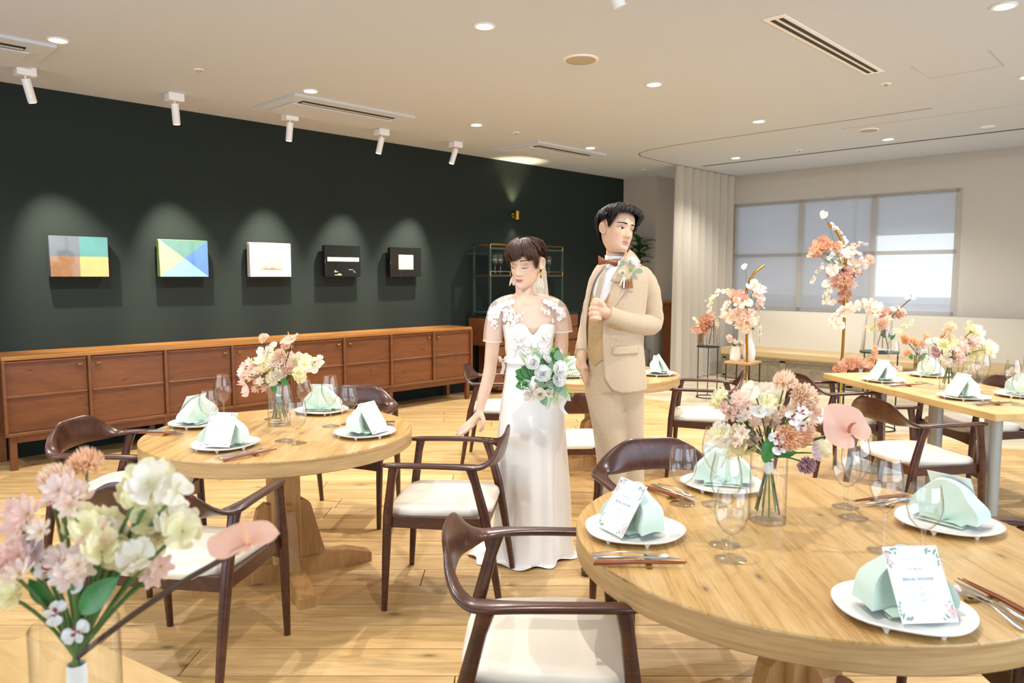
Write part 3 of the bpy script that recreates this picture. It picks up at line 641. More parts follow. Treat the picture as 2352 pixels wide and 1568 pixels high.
# ================================================================== place settings
M['porcelain'] = mat('white_porcelain', 'f3f2ee', .18, coat=.3); M['napkin'] = mat('mint_napkin', 'cfe2d2', .9, bump=.1, bscale=400, sheen=.2); M['card'] = mat('white_card', 'f6f6f4', .7)
M['ink'] = mat('blue_grey_ink', 'a3b2c0', .8); M['ink_dark'] = mat('slate_ink', '8398a8', .8); M['leaf_print'] = mat('printed_leaf_green', '93a898', .8); M['flower_print'] = mat('printed_flower_pink', 'ecc6c3', .8); M['flower_print2'] = mat('printed_flower_red', 'cf8690', .8)
M['steel'] = mat('polished_steel', 'cfd0d2', .14, metal=1); M['redwood'] = mat('red_brown_lacquer', '8a4420', .35, coat=.4); M['rest'] = mat('bronze_rest', '8f7736', .35, metal=.8)
def wob(a): return 1+.022*math.sin(3*a+.6)+.016*math.sin(5*a+2)+.01*math.sin(2*a)
def plate_mesh():
    N = 56; b = MB(); rs = []
    for k, z in ((.05, .011), (.55, .011), (.80, .0125), (.97, .0185), (1.0, .0185), (.99, .0155), (.80, .008), (.05, .0075)):
        rs.append([(.138*k*wob(2*PI*j/N)*math.cos(2*PI*j/N), .138*k*wob(2*PI*j/N)*math.sin(2*PI*j/N), z) for j in range(N)])
    b.rings(rs)
    return b.mesh('dish', M['porcelain'], angle=60), MB().lathe([(.011, .0125), (.006, .006), (.0035, 0)], 10).mesh('foot', M['porcelain'])
PLATE, PFEET = plate_mesh()
def napkin_mesh():
    b = MB()
    # upright fan: two rounded lobes meeting in a front crease, standing on a flat folded base
    def lobe(off, sgn):
        def f(u, v):
            a = PI*(.02+.96*u); r = .112*v; s = math.cos(a); ripple = .010*math.sin(7*a)*v**1.5
            return (off*.6*(1-.3*v)-.034*(1-abs(s))*(1-v*.6)+.042*abs(s)*v**1.2*sgn+ripple*.6+.012*sgn*(1-v), .82*r*s*(1+.05*math.sin(5*a)), .020+r*math.sin(a)*(1.0+.04*math.cos(4*a)))
        return f
    b.grid(lobe(.004, 1), 34, 10); b.grid(lobe(-.010, -.75), 34, 10)
    top = MB(); R1 = [lobe(.004, 1)(i/33, 1) for i in range(34)]; R2 = [lobe(-.010, -.75)(i/33, 1) for i in range(34)]
    b.rings([R1, [((p[0]+q[0])/2, (p[1]+q[1])/2*1.02, (p[2]+q[2])/2+.006) for p, q in zip(R1, R2)], R2], closed=False)
    me = b.mesh('fan', M['napkin'], angle=75)
    c = MB(); c.grid(lambda u, v: (.062-.11*v+.012*math.sin(3*u), (-.5+u)*.135*(1-.25*abs(v-.5)), .0215+.004*math.sin(PI*v)+.002*math.sin(9*u)), 10, 8)
    c.grid(lambda u, v: (.058-.11*v, (-.5+u)*.125, .0165+.002*math.sin(PI*v)), 10, 6)
    return me, c.mesh('folded_base', M['napkin'], angle=75)
NFAN, NBASE = napkin_mesh()
def text_mb(s, width, cx, cy, z, shear=0, bold=0):
    cu = bpy.data.curves.new('t', 'FONT'); cu.body = s; cu.size = 1; cu.shear = shear; cu.align_x = 'LEFT'; cu.resolution_u = 2; cu.offset = bold
    o = bpy.data.objects.new('t', cu); COL.objects.link(o); dg = bpy.context.evaluated_depsgraph_get(); me = bpy.data.meshes.new_from_object(o.evaluated_get(dg))
    vs = [v.co.copy() for v in me.vertices]; fs = [tuple(p.vertices) for p in me.polygons]; bpy.data.objects.remove(o); bpy.data.curves.remove(cu); bpy.data.meshes.remove(me)
    x0 = min(v.x for v in vs); x1 = max(v.x for v in vs); y0 = min(v.y for v in vs); y1 = max(v.y for v in vs); k = width/(x1-x0)
    return [((v.x-(x0+x1)/2)*k+cx, (v.y-(y0+y1)/2)*k+cy, z) for v in vs], fs
def card_meshes():
    w, h = .118, .152; base = MB().box((0, h/2, 0), (w, h, .0008)).mesh('paper', M['card'], smooth=False)
    z = .0007; t = MB()
    for s, wd, cx, fy, sh, mi in (('WELCOME TO OUR PARTY', .048, 0, .17, 0, 0), ('The Big Day', .034, 0, .31, .4, 0), ('BRIDAL SHOWER', .066, 0, .44, 0, 1), ('MAY', .009, 0, .565, 0, 0), ('27', .010, 0, .642, 0, 0), ('SUNDAY', .015, -.02, .642, 0, 0), ('AT 12 PM', .017, .021, .642, 0, 0), ('2023', .012, 0, .715, 0, 0)):
        t.m = mi; t.add(*text_mb(s, wd, cx, h*(1-fy), z, sh, .012 if mi else 0))
    t.m = 0
    for cx in (-.02, .021):
        for fy in (.60, .685): t.box((cx, h*(1-fy), z), (.019, .0004, .0001))
    tm = t.mesh('lettering', [M['ink'], M['ink_dark']], smooth=False)
    f = MB(); rnd = random.Random(12)
    def leaf(x, y, a, L, wd, mi): f.m = mi; c, s = math.cos(a), math.sin(a); f.add([(x+c*p-s*q, y+s*p+c*q, z+.00005*rnd.random()) for p, q in ((0, 0), (L*.3, wd), (L*.65, wd*.9), (L, 0), (L*.65, -wd*.9), (L*.3, -wd))], [(0, 1, 2, 3, 4, 5)])
    def blob(x, y, r, mi): f.m = mi; f.add([(x+r*math.cos(q)*(1+.2*math.sin(5*q)), y+r*math.sin(q)*(1+.2*math.sin(5*q)), z+.00005*rnd.random()) for q in [2*PI*i/10 for i in range(10)]], [tuple(range(10))])
    X, Y = w/2, h
    for cx, cy, sx, sy, fl in ((-X, Y, 1, -1, 1), (X, Y, -1, -1, 0), (-X, 0, 1, 1, 0), (X, 0, -1, 1, 1)):
        for i in range(5): leaf(cx+sx*(.004+.005*i), cy+sy*rnd.uniform(.003, .012), math.atan2(sy, sx)+rnd.uniform(-.7, .7)*1, rnd.uniform(.008, .014), .0022, 0)
        for i in range(5): leaf(cx+sx*rnd.uniform(.002, .006), cy+sy*(.008+.007*i), math.atan2(sy, sx*.4)+rnd.uniform(-.5, .5), rnd.uniform(.006, .011), .0018, 0)
        if fl:
            for i in range(9): blob(cx+sx*rnd.uniform(.003, .016), cy+sy*rnd.uniform(.003, .04), rnd.uniform(.0025, .0055), 1)
            for i in range(3): blob(cx+sx*rnd.uniform(.004, .010), cy+sy*rnd.uniform(.005, .03), .0015, 2)
    return base, tm, f.mesh('floral_print', [M['leaf_print'], M['flower_print'], M['flower_print2']], smooth=False)
CB, CT, CF = card_meshes()
def cutlery():
    D = {}; f = MB()   # local +x points to the table centre, handle at negative x
    prof = [(-.10, .0055, .004), (-.085, .0065, .005), (-.05, .0045, .011), (-.01, .0028, .015), (.03, .003, .012), (.045, .007, .009), (.056, .0098, .008)]
    f.rings([[(x, w*math.cos(q), z+.0016*math.sin(q)) for q in [2*PI*i/10 for i in range(10)]] for x, w, z in prof])
    for i in range(4): f.tube([(.054, -.0078+.0052*i, .008), (.075, -.0078+.0052*i, .007), (.096, -.0072+.0048*i, .012)], [.0017, .0014, .0008], 6, flat=.6)
    D['fork'] = f.mesh('fork', M['steel'], angle=60)
    k = MB(); k.rings([[(x, y0+w*math.cos(q), z+th*math.sin(q)) for q in [2*PI*i/10 for i in range(10)]] for x, y0, w, z, th in ((-.105, 0, .005, .006, .004), (-.095, 0, .0075, .007, .005), (-.04, 0, .006, .009, .0045), (0, 0, .0045, .011, .003), (.008, .001, .007, .011, .001), (.06, .001, .009, .011, .0008), (.095, .0, .006, .011, .0006), (.112, -.003, .0015, .011, .0004))])
    D['knife'] = k.mesh('knife', M['steel'], angle=60)
    D['chopstick'] = MB().rings([[(x, w*c, z+w*s) for c, s in ((-1, -1), (1, -1), (1, 1), (-1, 1))] for x, w, z in ((-.112, .0036, .006), (0, .003, .011), (.112, .0012, .011))]).mesh('chopstick', M['redwood'], smooth=False)
    D['cutlery_rest'] = MB().box((0, 0, .004), (.014, .085, .008), bev=.0015).mesh('cutlery_rest', M['rest'], smooth=False)
    return D
CU = cutlery()
def setting(px, py, out, where, rot=0, cut=True, card=True, napkin_turn=0, cutoff=(0, 0), phi=None):
    p = Wz(px, py, ZT+.014); a = math.atan2(out[1], out[0])+rot; a2 = a if phi is None else YAW+PI+math.radians(phi)
    pl = thing('dinner_plate', 'white wavy-edged footed plate '+where, 'plate', (p.x, p.y, ZT), a, 'white plates on the tables'); inst(PLATE, 'dish', pl, rot=(0, 0, px*.37))
    for i in range(7): inst(PFEET, 'foot', pl, (.118*math.cos(i*2*PI/7), .118*math.sin(i*2*PI/7), 0))
    n = thing('folded_napkin', 'pale mint napkin folded upright on the plate '+where, 'napkin', (p.x, p.y, ZT), a2, 'mint napkins on the plates'); inst(NFAN, 'fan', n); inst(NBASE, 'folded_base', n)
    if card:
        c = thing('invitation_card', 'white floral-bordered party card leaning on the napkin '+where, 'card', (0, 0, 0), 0, 'party cards on the plates')
        lean = math.radians(33); R = Matrix.Translation((p.x, p.y, ZT)) @ Matrix.Rotation(a2, 4, 'Z') @ Matrix.Translation((.088, .005, .0195)) @ Matrix.Rotation(PI/2, 4, 'Z') @ Matrix.Rotation(PI/2-lean, 4, 'X')
        c.matrix_world = R
        for me, nm in ((CB, 'paper'), (CT, 'lettering'), (CF, 'floral_print')):
            q = inst(me, nm, c)
            if nm != 'paper': q['kind'] = 'stuff'
    if cut:
        ca, sa = math.cos(a), math.sin(a)
        for nm, dx, dy, lab, cat in (('fork', .02, .185, 'steel table fork', 'fork'), ('table_knife', .01, .212, 'steel table knife', 'knife'), ('chopstick', 0, .237, 'red-brown wooden chopstick, inner one,', 'chopstick'), ('chopstick', .004, .247, 'red-brown wooden chopstick, outer one,', 'chopstick'), ('cutlery_rest', -.02, .215, 'small bronze cutlery rest', 'rest')):
            x, y = dx+cutoff[0], dy+cutoff[1]; me = CU[{'table_knife': 'knife'}.get(nm, nm)]
            o = inst(me, nm, None, (p.x+x*ca-y*sa, p.y+x*sa+y*ca, ZT+(.0012 if nm != 'cutlery_rest' else 0)), (0, 0, a+PI+(-.05 if nm == 'fork' else .04 if nm == 'chopstick' else 0))); tag(o, lab+' '+where, cat, {'fork': 'forks', 'table_knife': 'knives', 'chopstick': 'chopsticks', 'cutlery_rest': 'cutlery rests'}[nm]+' beside the plates')
    return p
def outward(px, py, c):
    p = Wz(px, py, ZT); return (p.x-c[0], p.y-c[1])
S = [(1456, 1212, TF, 'at the left seat, front round table', 0, -62), (1660, 1108, TF, 'at the far seat, front round table', .35, 165), (2175, 1195, TF, 'at the right seat, front round table', .1, 125), (2072, 1392, TF, 'at the near seat, front round table', .1, 4),
     (517, 1018, TL, 'at the near seat, left round table', -.25, -6), (458, 969, TL, 'at the left seat, left round table', .1, -115), (740, 940, TL, 'at the far seat, left round table', 0, 175), (838, 991, TL, 'at the right seat, left round table', .15, 62),
     (1508, 856, TB, 'at the right seat, back round table', 0, 70), (1308, 860, TB, 'behind the bouquet, back round table', 0, 0)]
for px, py, c, w, r, ph in S: setting(px, py, outward(px, py, c), w, r, cut=(c is not TB), phi=ph)
nV = (-V.x, -V.y)
for px, py, o, w, ct in ((2030, 871, nV, 'at the far oblong table, near side', 1), (2135, 859, (V.x, V.y), 'at the far oblong table, window side', 0), (2213, 909, nV, 'at the near oblong table, near side', 1), (2345, 905, (V.x, V.y), 'at the near oblong table, window side', 0)):
    setting(px, py, o, w, cut=ct)
# glasses, placed by the foot of each
for kind, px, py, w in (('goblet', 1678, 1284, 'nearest the camera, before the left plate of the front table'), ('tulip', 1664, 1251, 'close behind the nearest goblet on the front table'), ('goblet', 1567, 1157, 'by the far plate\'s cutlery, front table'), ('tulip', 1640, 1158, 'before the far plate\'s napkin, front table'),
                        ('goblet', 1942, 1164, 'right of the tall flower vase, front table'), ('tulip', 1960, 1189, 'below the big pink flower, front table'), ('tulip', 2030, 1266, 'left behind the near card, front table'), ('goblet', 2119, 1272, 'behind the near card and right plate, front table'),
                        ('tulip', 653, 1012, 'right of the near card, left table'), ('goblet', 683, 1018, 'by the near chopsticks, left table'), ('tulip', 515, 974, 'behind the near card, left table'), ('goblet', 481, 984, 'between the two left plates, left table'), ('tulip', 760, 979, 'before the far napkin, left table'), ('goblet', 802, 974, 'between the far and right napkins, left table'), ('tulip', 626, 962, 'half hidden behind the vase, left table'), ('goblet', 700, 950, 'behind the vase on its right, left table'),
                        ('tulip', 2049, 861, 'nearest the low orchid flowers, far oblong table'), ('tulip', 2116, 879, 'left of the vase, near oblong table'), ('goblet', 2131, 882, 'close left of the vase, near oblong table'), ('tulip', 2253, 908, 'behind the near card, oblong table'), ('goblet', 2225, 900, 'behind the near card and vase, oblong table'), ('tulip', 2322, 925, 'at the right picture edge, oblong table'), ('goblet', 2342, 931, 'at the very right picture edge, oblong table'),
                        ('tulip', 1288, 853, 'above the bouquet, back round table')):
    p = Wz(px, py, ZT); glassware(kind, (p.x, p.y, ZT), 'clear '+('tall tulip wine glass ' if kind == 'tulip' else 'stemmed water goblet ')+w, 'glasses on the dining tables')
# ================================================================== flowers
PC = dict(peach='fff1e4', orange='ffe6d0', pink='f9dcd0', blush='fbe8e0', yellow='fbf6d2', cream='fbf6ea', white='ffffff', dusty='e6b8a0', rust='d89f7c', brownpink='dcab98', burg='b04a60', lilac='e2d2d8', mauve='c9a6ae', coral='f3c9b8', apricot='ffdcb8', melon='ffe8d0')
PM = {k: petalm('petal_'+k, c, c2, .4) for (k, c), c2 in zip(PC.items(), ('fdddc0', 'fbcaa2', 'f8d2c2', 'f7d8ca', 'f1eab0', 'f3ebcc', 'fcfcf4', 'da9a7e', 'c87f58', 'cb8d78', '8c2c44', 'cdb3bd', 'ab7f8a', 'e9ab94', 'fcc294', 'fdd6b0'))}
M['pollen'] = mat('flower_centre', 'e0c24a', .8, bump=.5, bscale=300); M['stem'] = mat('flower_stem', '5c7a3c', .6, var=.2); M['stem_dark'] = mat('dark_stem', '4a3526', .6); M['leafg'] = mat('glossy_leaf', '3c7a38', .4, var=.2, rand=True); M['euca'] = mat('eucalyptus_leaf', '7fa283', .6, var=.15, rand=True); M['fern'] = mat('fern_green', '8fb35e', .6, rand=True, var=.2); M['ribbon_w'] = mat('white_satin', 'eceae6', .35, sheen=.3)
def petals(b, n, L, wd, cup, tw=0, p=.8, ruf=0, tip=0, a0=0, base=.06, nu=5, nv=6, z0=0, lean=1.0):
    for k in range(n):
        a = a0+2*PI*k/n; ca, sa = math.cos(a), math.sin(a)
        def f(u, v):
            w = wd*max(0.02, math.sin(PI*(.06+v*(.90-.12*tip))))**p*(.35+.65*min(1, v*1.6)); x = (u-.5)*2*w; r = base+L*v*lean*(1-.10*cup*v)
            z = z0+cup*L*v*v*.9+ruf*math.sin(u*9+k*2)*v*v*.14-abs(u-.5)**2*.35*wd*(1-cup)*0+(abs(u-.5)*2)**2*wd*.18+tw*x*.3
            return (ca*r-sa*x, sa*r+ca*x, z)
        b.grid(f, nu, nv)
def bm_star():
    b = MB(); petals(b, 6, 1, .27, .45, p=.9, tip=.6); petals(b, 6, .7, .2, .9, p=.9, a0=.5, tip=.6, z0=.03); b.m = 1; b.lathe([(.09, .0), (.08, .12), (.02, .16)], 8); return b.mesh('blossom', [PM['pink'], M['pollen']], angle=80)
def bm_round():
    b = MB(); petals(b, 5, 1, .52, .35, p=.55, ruf=.6, nu=6); b.m = 1; b.lathe([(.10, .0), (.09, .1), (.02, .13)], 8); return b.mesh('blossom', [PM['pink'], M['pollen']], angle=80)
def bm_pea():
    b = MB(); petals(b, 3, 1, .80, .7, p=.45, ruf=1.4, nu=8, a0=.4); petals(b, 2, .75, .6, 1.3, p=.5, ruf=1.2, nu=7, a0=1.6, z0=.05); return b.mesh('blossom', [PM['yellow']], angle=80)
def bm_carn():
    b = MB()
    for i, (n, L, cup) in enumerate(((8, 1.0, .12), (8, .88, .42), (7, .72, .8), (6, .55, 1.3), (4, .36, 2.2))): petals(b, n, L, .40*L+.06, cup, p=.4, ruf=2.2, a0=i*.43, nu=7, nv=4, z0=.06*i, base=.03)
    return b.mesh('blossom', [PM['peach']], angle=80)
def bm_rose():
    b = MB()
    for i, (n, L, cup) in enumerate(((5, 1.0, .55), (5, .88, 1.0), (4, .72, 1.6), (3, .55, 2.4), (3, .36, 3.8))): petals(b, n, L, .62*L, cup, p=.42, ruf=.5, a0=i*.7, nu=7, nv=6, z0=.02*i, base=.03, lean=1-.13*i)
    return b.mesh('blossom', [PM['white']], angle=80)
def bm_orchid():
    b = MB(); petals(b, 3, .95, .36, .18, p=.7, a0=PI/2); petals(b, 2, 1.05, .66, .12, p=.45, a0=.12, ruf=.4, nu=7)
    b.m = 1; petals(b, 3, .38, .2, 1.2, a0=-PI/2, z0=.05); return b.mesh('blossom', [PM['peach'], PM['burg']], angle=80)
def bm_moth():
    b = MB(); petals(b, 3, .95, .36, .18, p=.7, a0=PI/2); petals(b, 2, 1.05, .66, .12, p=.45, a0=.12, ruf=.4, nu=7)
    b.m = 1; petals(b, 3, .30, .16, 1.2, a0=-PI/2, z0=.05); return b.mesh('blossom', [PM['peach'], PM['orange']], angle=80)
def bm_anth():
    b = MB()
    def f(u, v):
        a = -PI*.97+2*PI*.97*u; r = v*(.62+.30*math.cos(a/2)**2*1.3-.34*math.exp(-((abs(a)-PI)/.35)**2)+.16*math.exp(-(a/.35)**2)); 
        return (r*math.sin(a), r*math.cos(a), .16*v*v*math.sin(2*a)**2+.08*v*v-.14*v**3*abs(math.cos(a/2))+.03*v*v*math.sin(7*a)+.02*math.sin(9*v)*math.cos(3*a))
    b.grid(f, 34, 8); return b.mesh('spathe', [PM['pink']], angle=80)
def bm_spadix(): return MB().tube([(0, .0, 0), (.0, .12, .22), (0, .16, .50), (0, .12, .75)], [.055, .06, .05, .02], 10).mesh('spadix', [PM['dusty']])
FB = dict(star=bm_star(), round=bm_round(), pea=bm_pea(), carn=bm_carn(), rose=bm_rose(), orchid=bm_orchid(), moth=bm_moth(), anth=bm_anth(), bud=MB().lathe([(.1, 0), (.5, .3), (.6, .7), (.3, 1.2), (.03, 1.35)], 8).mesh('bud', [PM['yellow']]))
SPX = bm_spadix(); LEAF = leafmesh(1, .26, .25, m=M['leafg'], n=8); OVAL = leafmesh(1, .42, .12, m=M['euca'], fold=.08, n=7)
def fern_mesh():
    b = MB()
    for i in range(9):
        y = .15+.85*i/9; L = .30*(1-y*.6)
        for s in (-1, 1):
            v0 = Vector((0, y, 0)); d = Vector((s*L, L*.6, .02)); nrm = Vector((-d.y, d.x, 0)).normalized()*L*.17; b.add([v0, v0+d*.5+nrm, v0+d, v0+d*.5-nrm], [(0, 1, 2, 3)])
    b.tube([(0, 0, 0), (0, 1, 0)], [.012, .004], 5); return b.mesh('fern_frond', M['fern'])
FERN = fern_mesh()
def face(d, spin=0): return (Vector(d).normalized().to_track_quat('Z', 'Y').to_matrix().to_4x4() @ Matrix.Rotation(spin, 4, 'Z')).to_euler()
def clamp_vec(v): return Vector(v)
class Arr:
    """one arrangement: blossoms, stems and leaves are its parts"""
    def __init__(s, name, label, cat, base, neck, depth, seed=1, group=None, cluster_group=None):
        s.t = thing(name, label, cat, base, 0, group); s.base = Vector(base); s.neck = Vector(neck); s.depth = depth; s.r = random.Random(seed); s.n = 0
    def pos(s, px, py, dd): return W(px, py, s.depth+dd)
    def put(s, kind, col, px, py, size, dd=0, look=None, stem=True, stemm='stem', spx='dusty', r=.0022, spin=None):
        p = s.pos(px, py, dd); c = s.neck; d = look if look is not None else ((p-c).normalized()*.55-FH*.75+Vector((s.r.uniform(-.4, .4), s.r.uniform(-.4, .4), s.r.uniform(-.1, .45))))
        rot = face(d, s.r.uniform(0, 6.3) if spin is None else spin); me = FB[kind]
        o = inst(me, 'blossom' if kind != 'bud' else 'bud', s.t, p-s.base, rot, size, PM[col]); 
        if kind == 'anth': q = inst(SPX, 'spadix', o, (0, 0, 0), (0, 0, 0), 1, PM[spx])
        if stem:
            dn = Vector(d).normalized(); a = s.neck-s.base; b = p-s.base-dn*size*.05; mid = a.lerp(b, .55)+Vector((0, 0, .25*(b-a).length*.5))*(1 if b.z > a.z-.02 else .8)-dn*.02
            MB().tube(bez(a, mid, b, 7), [r*1.2]*6+[r*.8], 5).build('stem', M[stemm], s.t)
        s.n += 1; return o
    def cluster(s, kind, cols, px, py, rx, ry, n, size, dd=.03, stem_every=3):
        for i in range(n):
            a = s.r.uniform(0, 6.283); q = math.sqrt(s.r.random()); s.put(kind, s.r.choice(cols), px+rx*q*math.cos(a), py+ry*q*math.sin(a), size*s.r.uniform(.8, 1.15), s.r.uniform(-dd, dd), stem=(i % stem_every == 0))
    def spray(s, kind, cols, pts, n, size, dd0=0, dd1=0, stemm='stem', taper=.4):
        P = catmull([s.pos(px, py, dd0+(dd1-dd0)*i/(len(pts)-1)) for i, (px, py) in enumerate(pts)], 6); MB().tube([p-s.base for p in P], .002, 5).build('stem', M[stemm], s.t)
        for i in range(n):
            f = (i+.5)/n; p = P[int(f*(len(P)-1))]; d = -FH+Vector((s.r.uniform(-.6, .6), s.r.uniform(-.6, .6), s.r.uniform(-.3, .4)))
            o = inst(FB[kind], 'blossom', s.t, p-s.base+Vector((s.r.uniform(-1, 1), s.r.uniform(-1, 1), s.r.uniform(-1, 1)))*size*.5, face(d, s.r.uniform(-.5, .5)), size*(1-taper*f)*s.r.uniform(.85, 1.1), PM[s.r.choice(cols)])
    def leaf(s, px, py, L, px2, py2, dd=0, me=None, m=None):
        p = s.pos(px, py, dd); q = s.pos(px2, py2, dd-.01); y = (q-p).normalized(); z = (-FH+Vector((0, 0, .4))); x = y.cross(z).normalized(); z = x.cross(y)
        o = inst(me or LEAF, 'leaf', s.t, p-s.base, Matrix((x, y, z)).transposed().to_euler(), L, m); return o
    def stems(s, n, r0, z0, m='stem', tie=True):
        a = s.neck-s.base
        for i in range(n):
            q = i*2*PI/n+.3; e = Vector((r0*math.cos(q), r0*math.sin(q), z0+s.r.uniform(0, .02))); MB().tube(bez(e, e.lerp(a, .6), a+Vector((0, 0, .01)), 5), .0028, 6).build('stem', M['stem_dark' if i % 4 == 0 else m], s.t)
        if tie: MB().lathe([(.012, -.02), (.0135, 0), (.012, .018)], 12, tuple(a.lerp(Vector((0, 0, z0)), .15)), cap=False).build('ribbon_tie', M['ribbon_w'], s.t)
def cyl_vase(loc, r, h, label, m='vase_glass', thick=.014):
    t = thing('glass_vase', label, 'vase', loc); o = MB()
    MB().lathe([(r, .004), (r, h-.001), (r-.002, h), (r-.0035, h-.002)], 40, cap=False).build('glass_wall', M[m], t)
    MB().lathe([(.001, 0), (r*.97, 0), (r, .004), (r-.002, thick), (.001, thick-.003)], 40, cap=False).build('glass_bottom', M['glass'], t); return t
# --- front table
vf = Wz(1762, 1196, ZT); cyl_vase((vf.x, vf.y, ZT), .052, .232, 'clear cylinder vase on the front round table'); dF = vf.dot(FH)
A = Arr('flower_arrangement', 'peach, pink and yellow flowers in the front round table\'s vase', 'flowers', (vf.x, vf.y, ZT+.016), (vf.x, vf.y, ZT+.185), dF, 3, 'table flower arrangements'); A.stems(11, .034, .004)
up = Vector((0, 0, 1)); cam_d = -FH
A.put('carn', 'melon', 1803, 879, .034, 0, up*.9+cam_d*.5); A.put('carn', 'melon', 1846, 912, .040, -.01, cam_d+up*.3); A.put('carn', 'apricot', 1812, 1004, .038, -.06, cam_d+RT*-.1+up*.2); A.put('carn', 'apricot', 1838, 1000, .034, -.04, cam_d+RT*.5+up*.1)
A.cluster('star', ['pink', 'pink', 'blush'], 1690, 935, 46, 30, 13, .021); A.cluster('star', ['pink', 'peach'], 1715, 995, 48, 28, 13, .022, .05); A.cluster('star', ['pink', 'peach'], 1840, 955, 34, 46, 14, .022, .05); A.cluster('star', ['peach', 'pink'], 1772, 965, 30, 26, 7, .022)
A.cluster('pea', ['yellow', 'cream'], 1668, 1005, 26, 26, 7, .024); A.cluster('pea', ['yellow', 'yellow', 'cream'], 1700, 1026, 22, 14, 4, .026); A.cluster('pea', ['yellow', 'cream'], 1768, 915, 16, 24, 5, .024); A.cluster('pea', ['yellow', 'cream'], 1875, 1020, 26, 14, 5, .024); A.cluster('pea', ['cream', 'yellow'], 1655, 930, 14, 22, 4, .020)
A.cluster('round', ['white', 'cream'], 1730, 945, 34, 22, 6, .020)
for px, py in ((1818, 962), (1840, 948), (1838, 980), (1785, 1006), (1790, 1028)): A.put('orchid', 'white', px, py, .021, -.07)
A.put('anth', 'cream', 1728, 893, .036, -.02, cam_d*.5+RT*-.6+up*.3, spx='cream', spin=2.6); A.put('anth', 'coral', 1950, 992, .078, -.10, cam_d+up*.55, spx='brownpink', stemm='stem_dark', r=.003, spin=.5)
A.put('carn', 'mauve', 1852, 1066, .026, -.08, cam_d+up*-.3); A.put('pea', 'lilac', 1868, 1040, .024, -.06)
for px, py in ((1645, 897), (1652, 888), (1660, 893), (1843, 930), (1830, 940)): A.put('bud', 'yellow', px, py, .005)
A.leaf(1757, 1062, .085, 1772, 1000, -.06); A.leaf(1790, 1045, .05, 1840, 1035, -.05, m=None)
# --- left table
vl = Wz(642, 976, ZT); cyl_vase((vl.x, vl.y, ZT), .052, .232, 'clear cylinder vase on the left round table'); dL = vl.dot(FH)
A = Arr('flower_arrangement', 'pink and pale yellow flowers in the left round table\'s vase', 'flowers', (vl.x, vl.y, ZT+.016), (vl.x, vl.y, ZT+.185), dL, 5, 'table flower arrangements'); A.stems(9, .032, .004)
A.put('carn', 'melon', 608, 778, .026, 0, up*.6+RT*-.5+cam_d*.4); A.put('carn', 'melon', 643, 815, .029, -.05, cam_d+up*.5); A.put('carn', 'melon', 658, 797, .026, 0, up+cam_d*.3)
A.put('anth', 'blush', 628, 797, .034, -.01, cam_d*.6+up*.5+RT*-.3, spx='cream', spin=1.2); A.put('anth', 'coral', 672, 778, .056, -.02, up*.8+cam_d*.35+RT*-.2, spx='orange', stemm='stem_dark', spin=2.2)
A.cluster('star', ['pink', 'peach'], 585, 855, 30, 26, 26, .026, .06); A.cluster('star', ['pink', 'blush'], 648, 838, 28, 22, 18, .025, .06); A.cluster('star', ['pink'], 600, 885, 20, 10, 5, .024); A.cluster('star', ['peach'], 665, 820, 10, 14, 4, .022)
A.cluster('pea', ['yellow', 'cream'], 610, 828, 18, 22, 8, .033, .05); A.cluster('pea', ['yellow', 'cream'], 625, 862, 14, 26, 6, .032, .05); A.cluster('round', ['yellow', 'cream'], 688, 830, 18, 16, 8, .03, .05); A.cluster('pea', ['yellow'], 675, 862, 22, 14, 7, .03, .05); A.put('round', 'cream', 717, 838, .04, 0, cam_d+RT*.5); A.put('pea', 'cream', 730, 828, .026); A.put('pea', 'blush', 570, 888, .042, -.02, RT*-.8+up*-.3+cam_d*.5)
A.cluster('round', ['lilac', 'burg', 'blush'], 640, 868, 16, 14, 5, .022, .06); A.leaf(660, 890, .06, 648, 868, -.05); A.leaf(622, 885, .07, 640, 900, -.05)
# --- corner table (left foreground)
dC = .97; vc = FH*dC+RT*((128-1176)/1704*dC); cyl_vase((vc.x, vc.y, ZT), .055, .24, 'large clear vase in the lower left foreground')
A = Arr('flower_arrangement', 'large blurred peach and yellow flowers in the lower left foreground', 'flowers', (vc.x, vc.y, ZT+.016), (vc.x, vc.y, ZT+.19), dC, 9, 'table flower arrangements'); A.stems(10, .034, .004)
A.put('carn', 'apricot', 200, 1068, .024, .10, up+cam_d*.4); A.put('carn', 'melon', 130, 1105, .024, .06, up*.8+cam_d*.6)
A.cluster('star', ['pink', 'peach', 'blush'], 145, 1140, 50, 24, 8, .022, .04); A.cluster('star', ['pink', 'peach'], 55, 1215, 44, 46, 9, .021, .05); A.cluster('star', ['peach', 'blush'], 155, 1290, 62, 40, 12, .021, .05); A.cluster('star', ['peach', 'pink'], 35, 1295, 34, 30, 7, .02, .05)
A.cluster('pea', ['yellow', 'cream', 'yellow'], 340, 1130, 44, 36, 8, .024, .04); A.cluster('pea', ['yellow', 'cream'], 385, 1200, 48, 34, 9, .025, .04); A.cluster('pea', ['yellow', 'yellow', 'cream'], 280, 1270, 54, 50, 13, .024, .05); A.cluster('pea', ['cream', 'yellow'], 220, 1200, 30, 36, 6, .022, .04)
A.cluster('star', ['orange', 'peach'], 225, 1225, 22, 24, 5, .019); A.cluster('round', ['lilac'], 85, 1258, 22, 16, 3, .018); A.put('star', 'pink', 370, 1300, .018); A.put('star', 'pink', 350, 1325, .016)
for px, py in ((110, 1310), (150, 1330), (130, 1410), (175, 1450), (165, 1335)): A.put('orchid', 'white', px, py, .016, -.03)
A.cluster('pea', ['yellow'], 20, 1360, 18, 16, 3, .018)
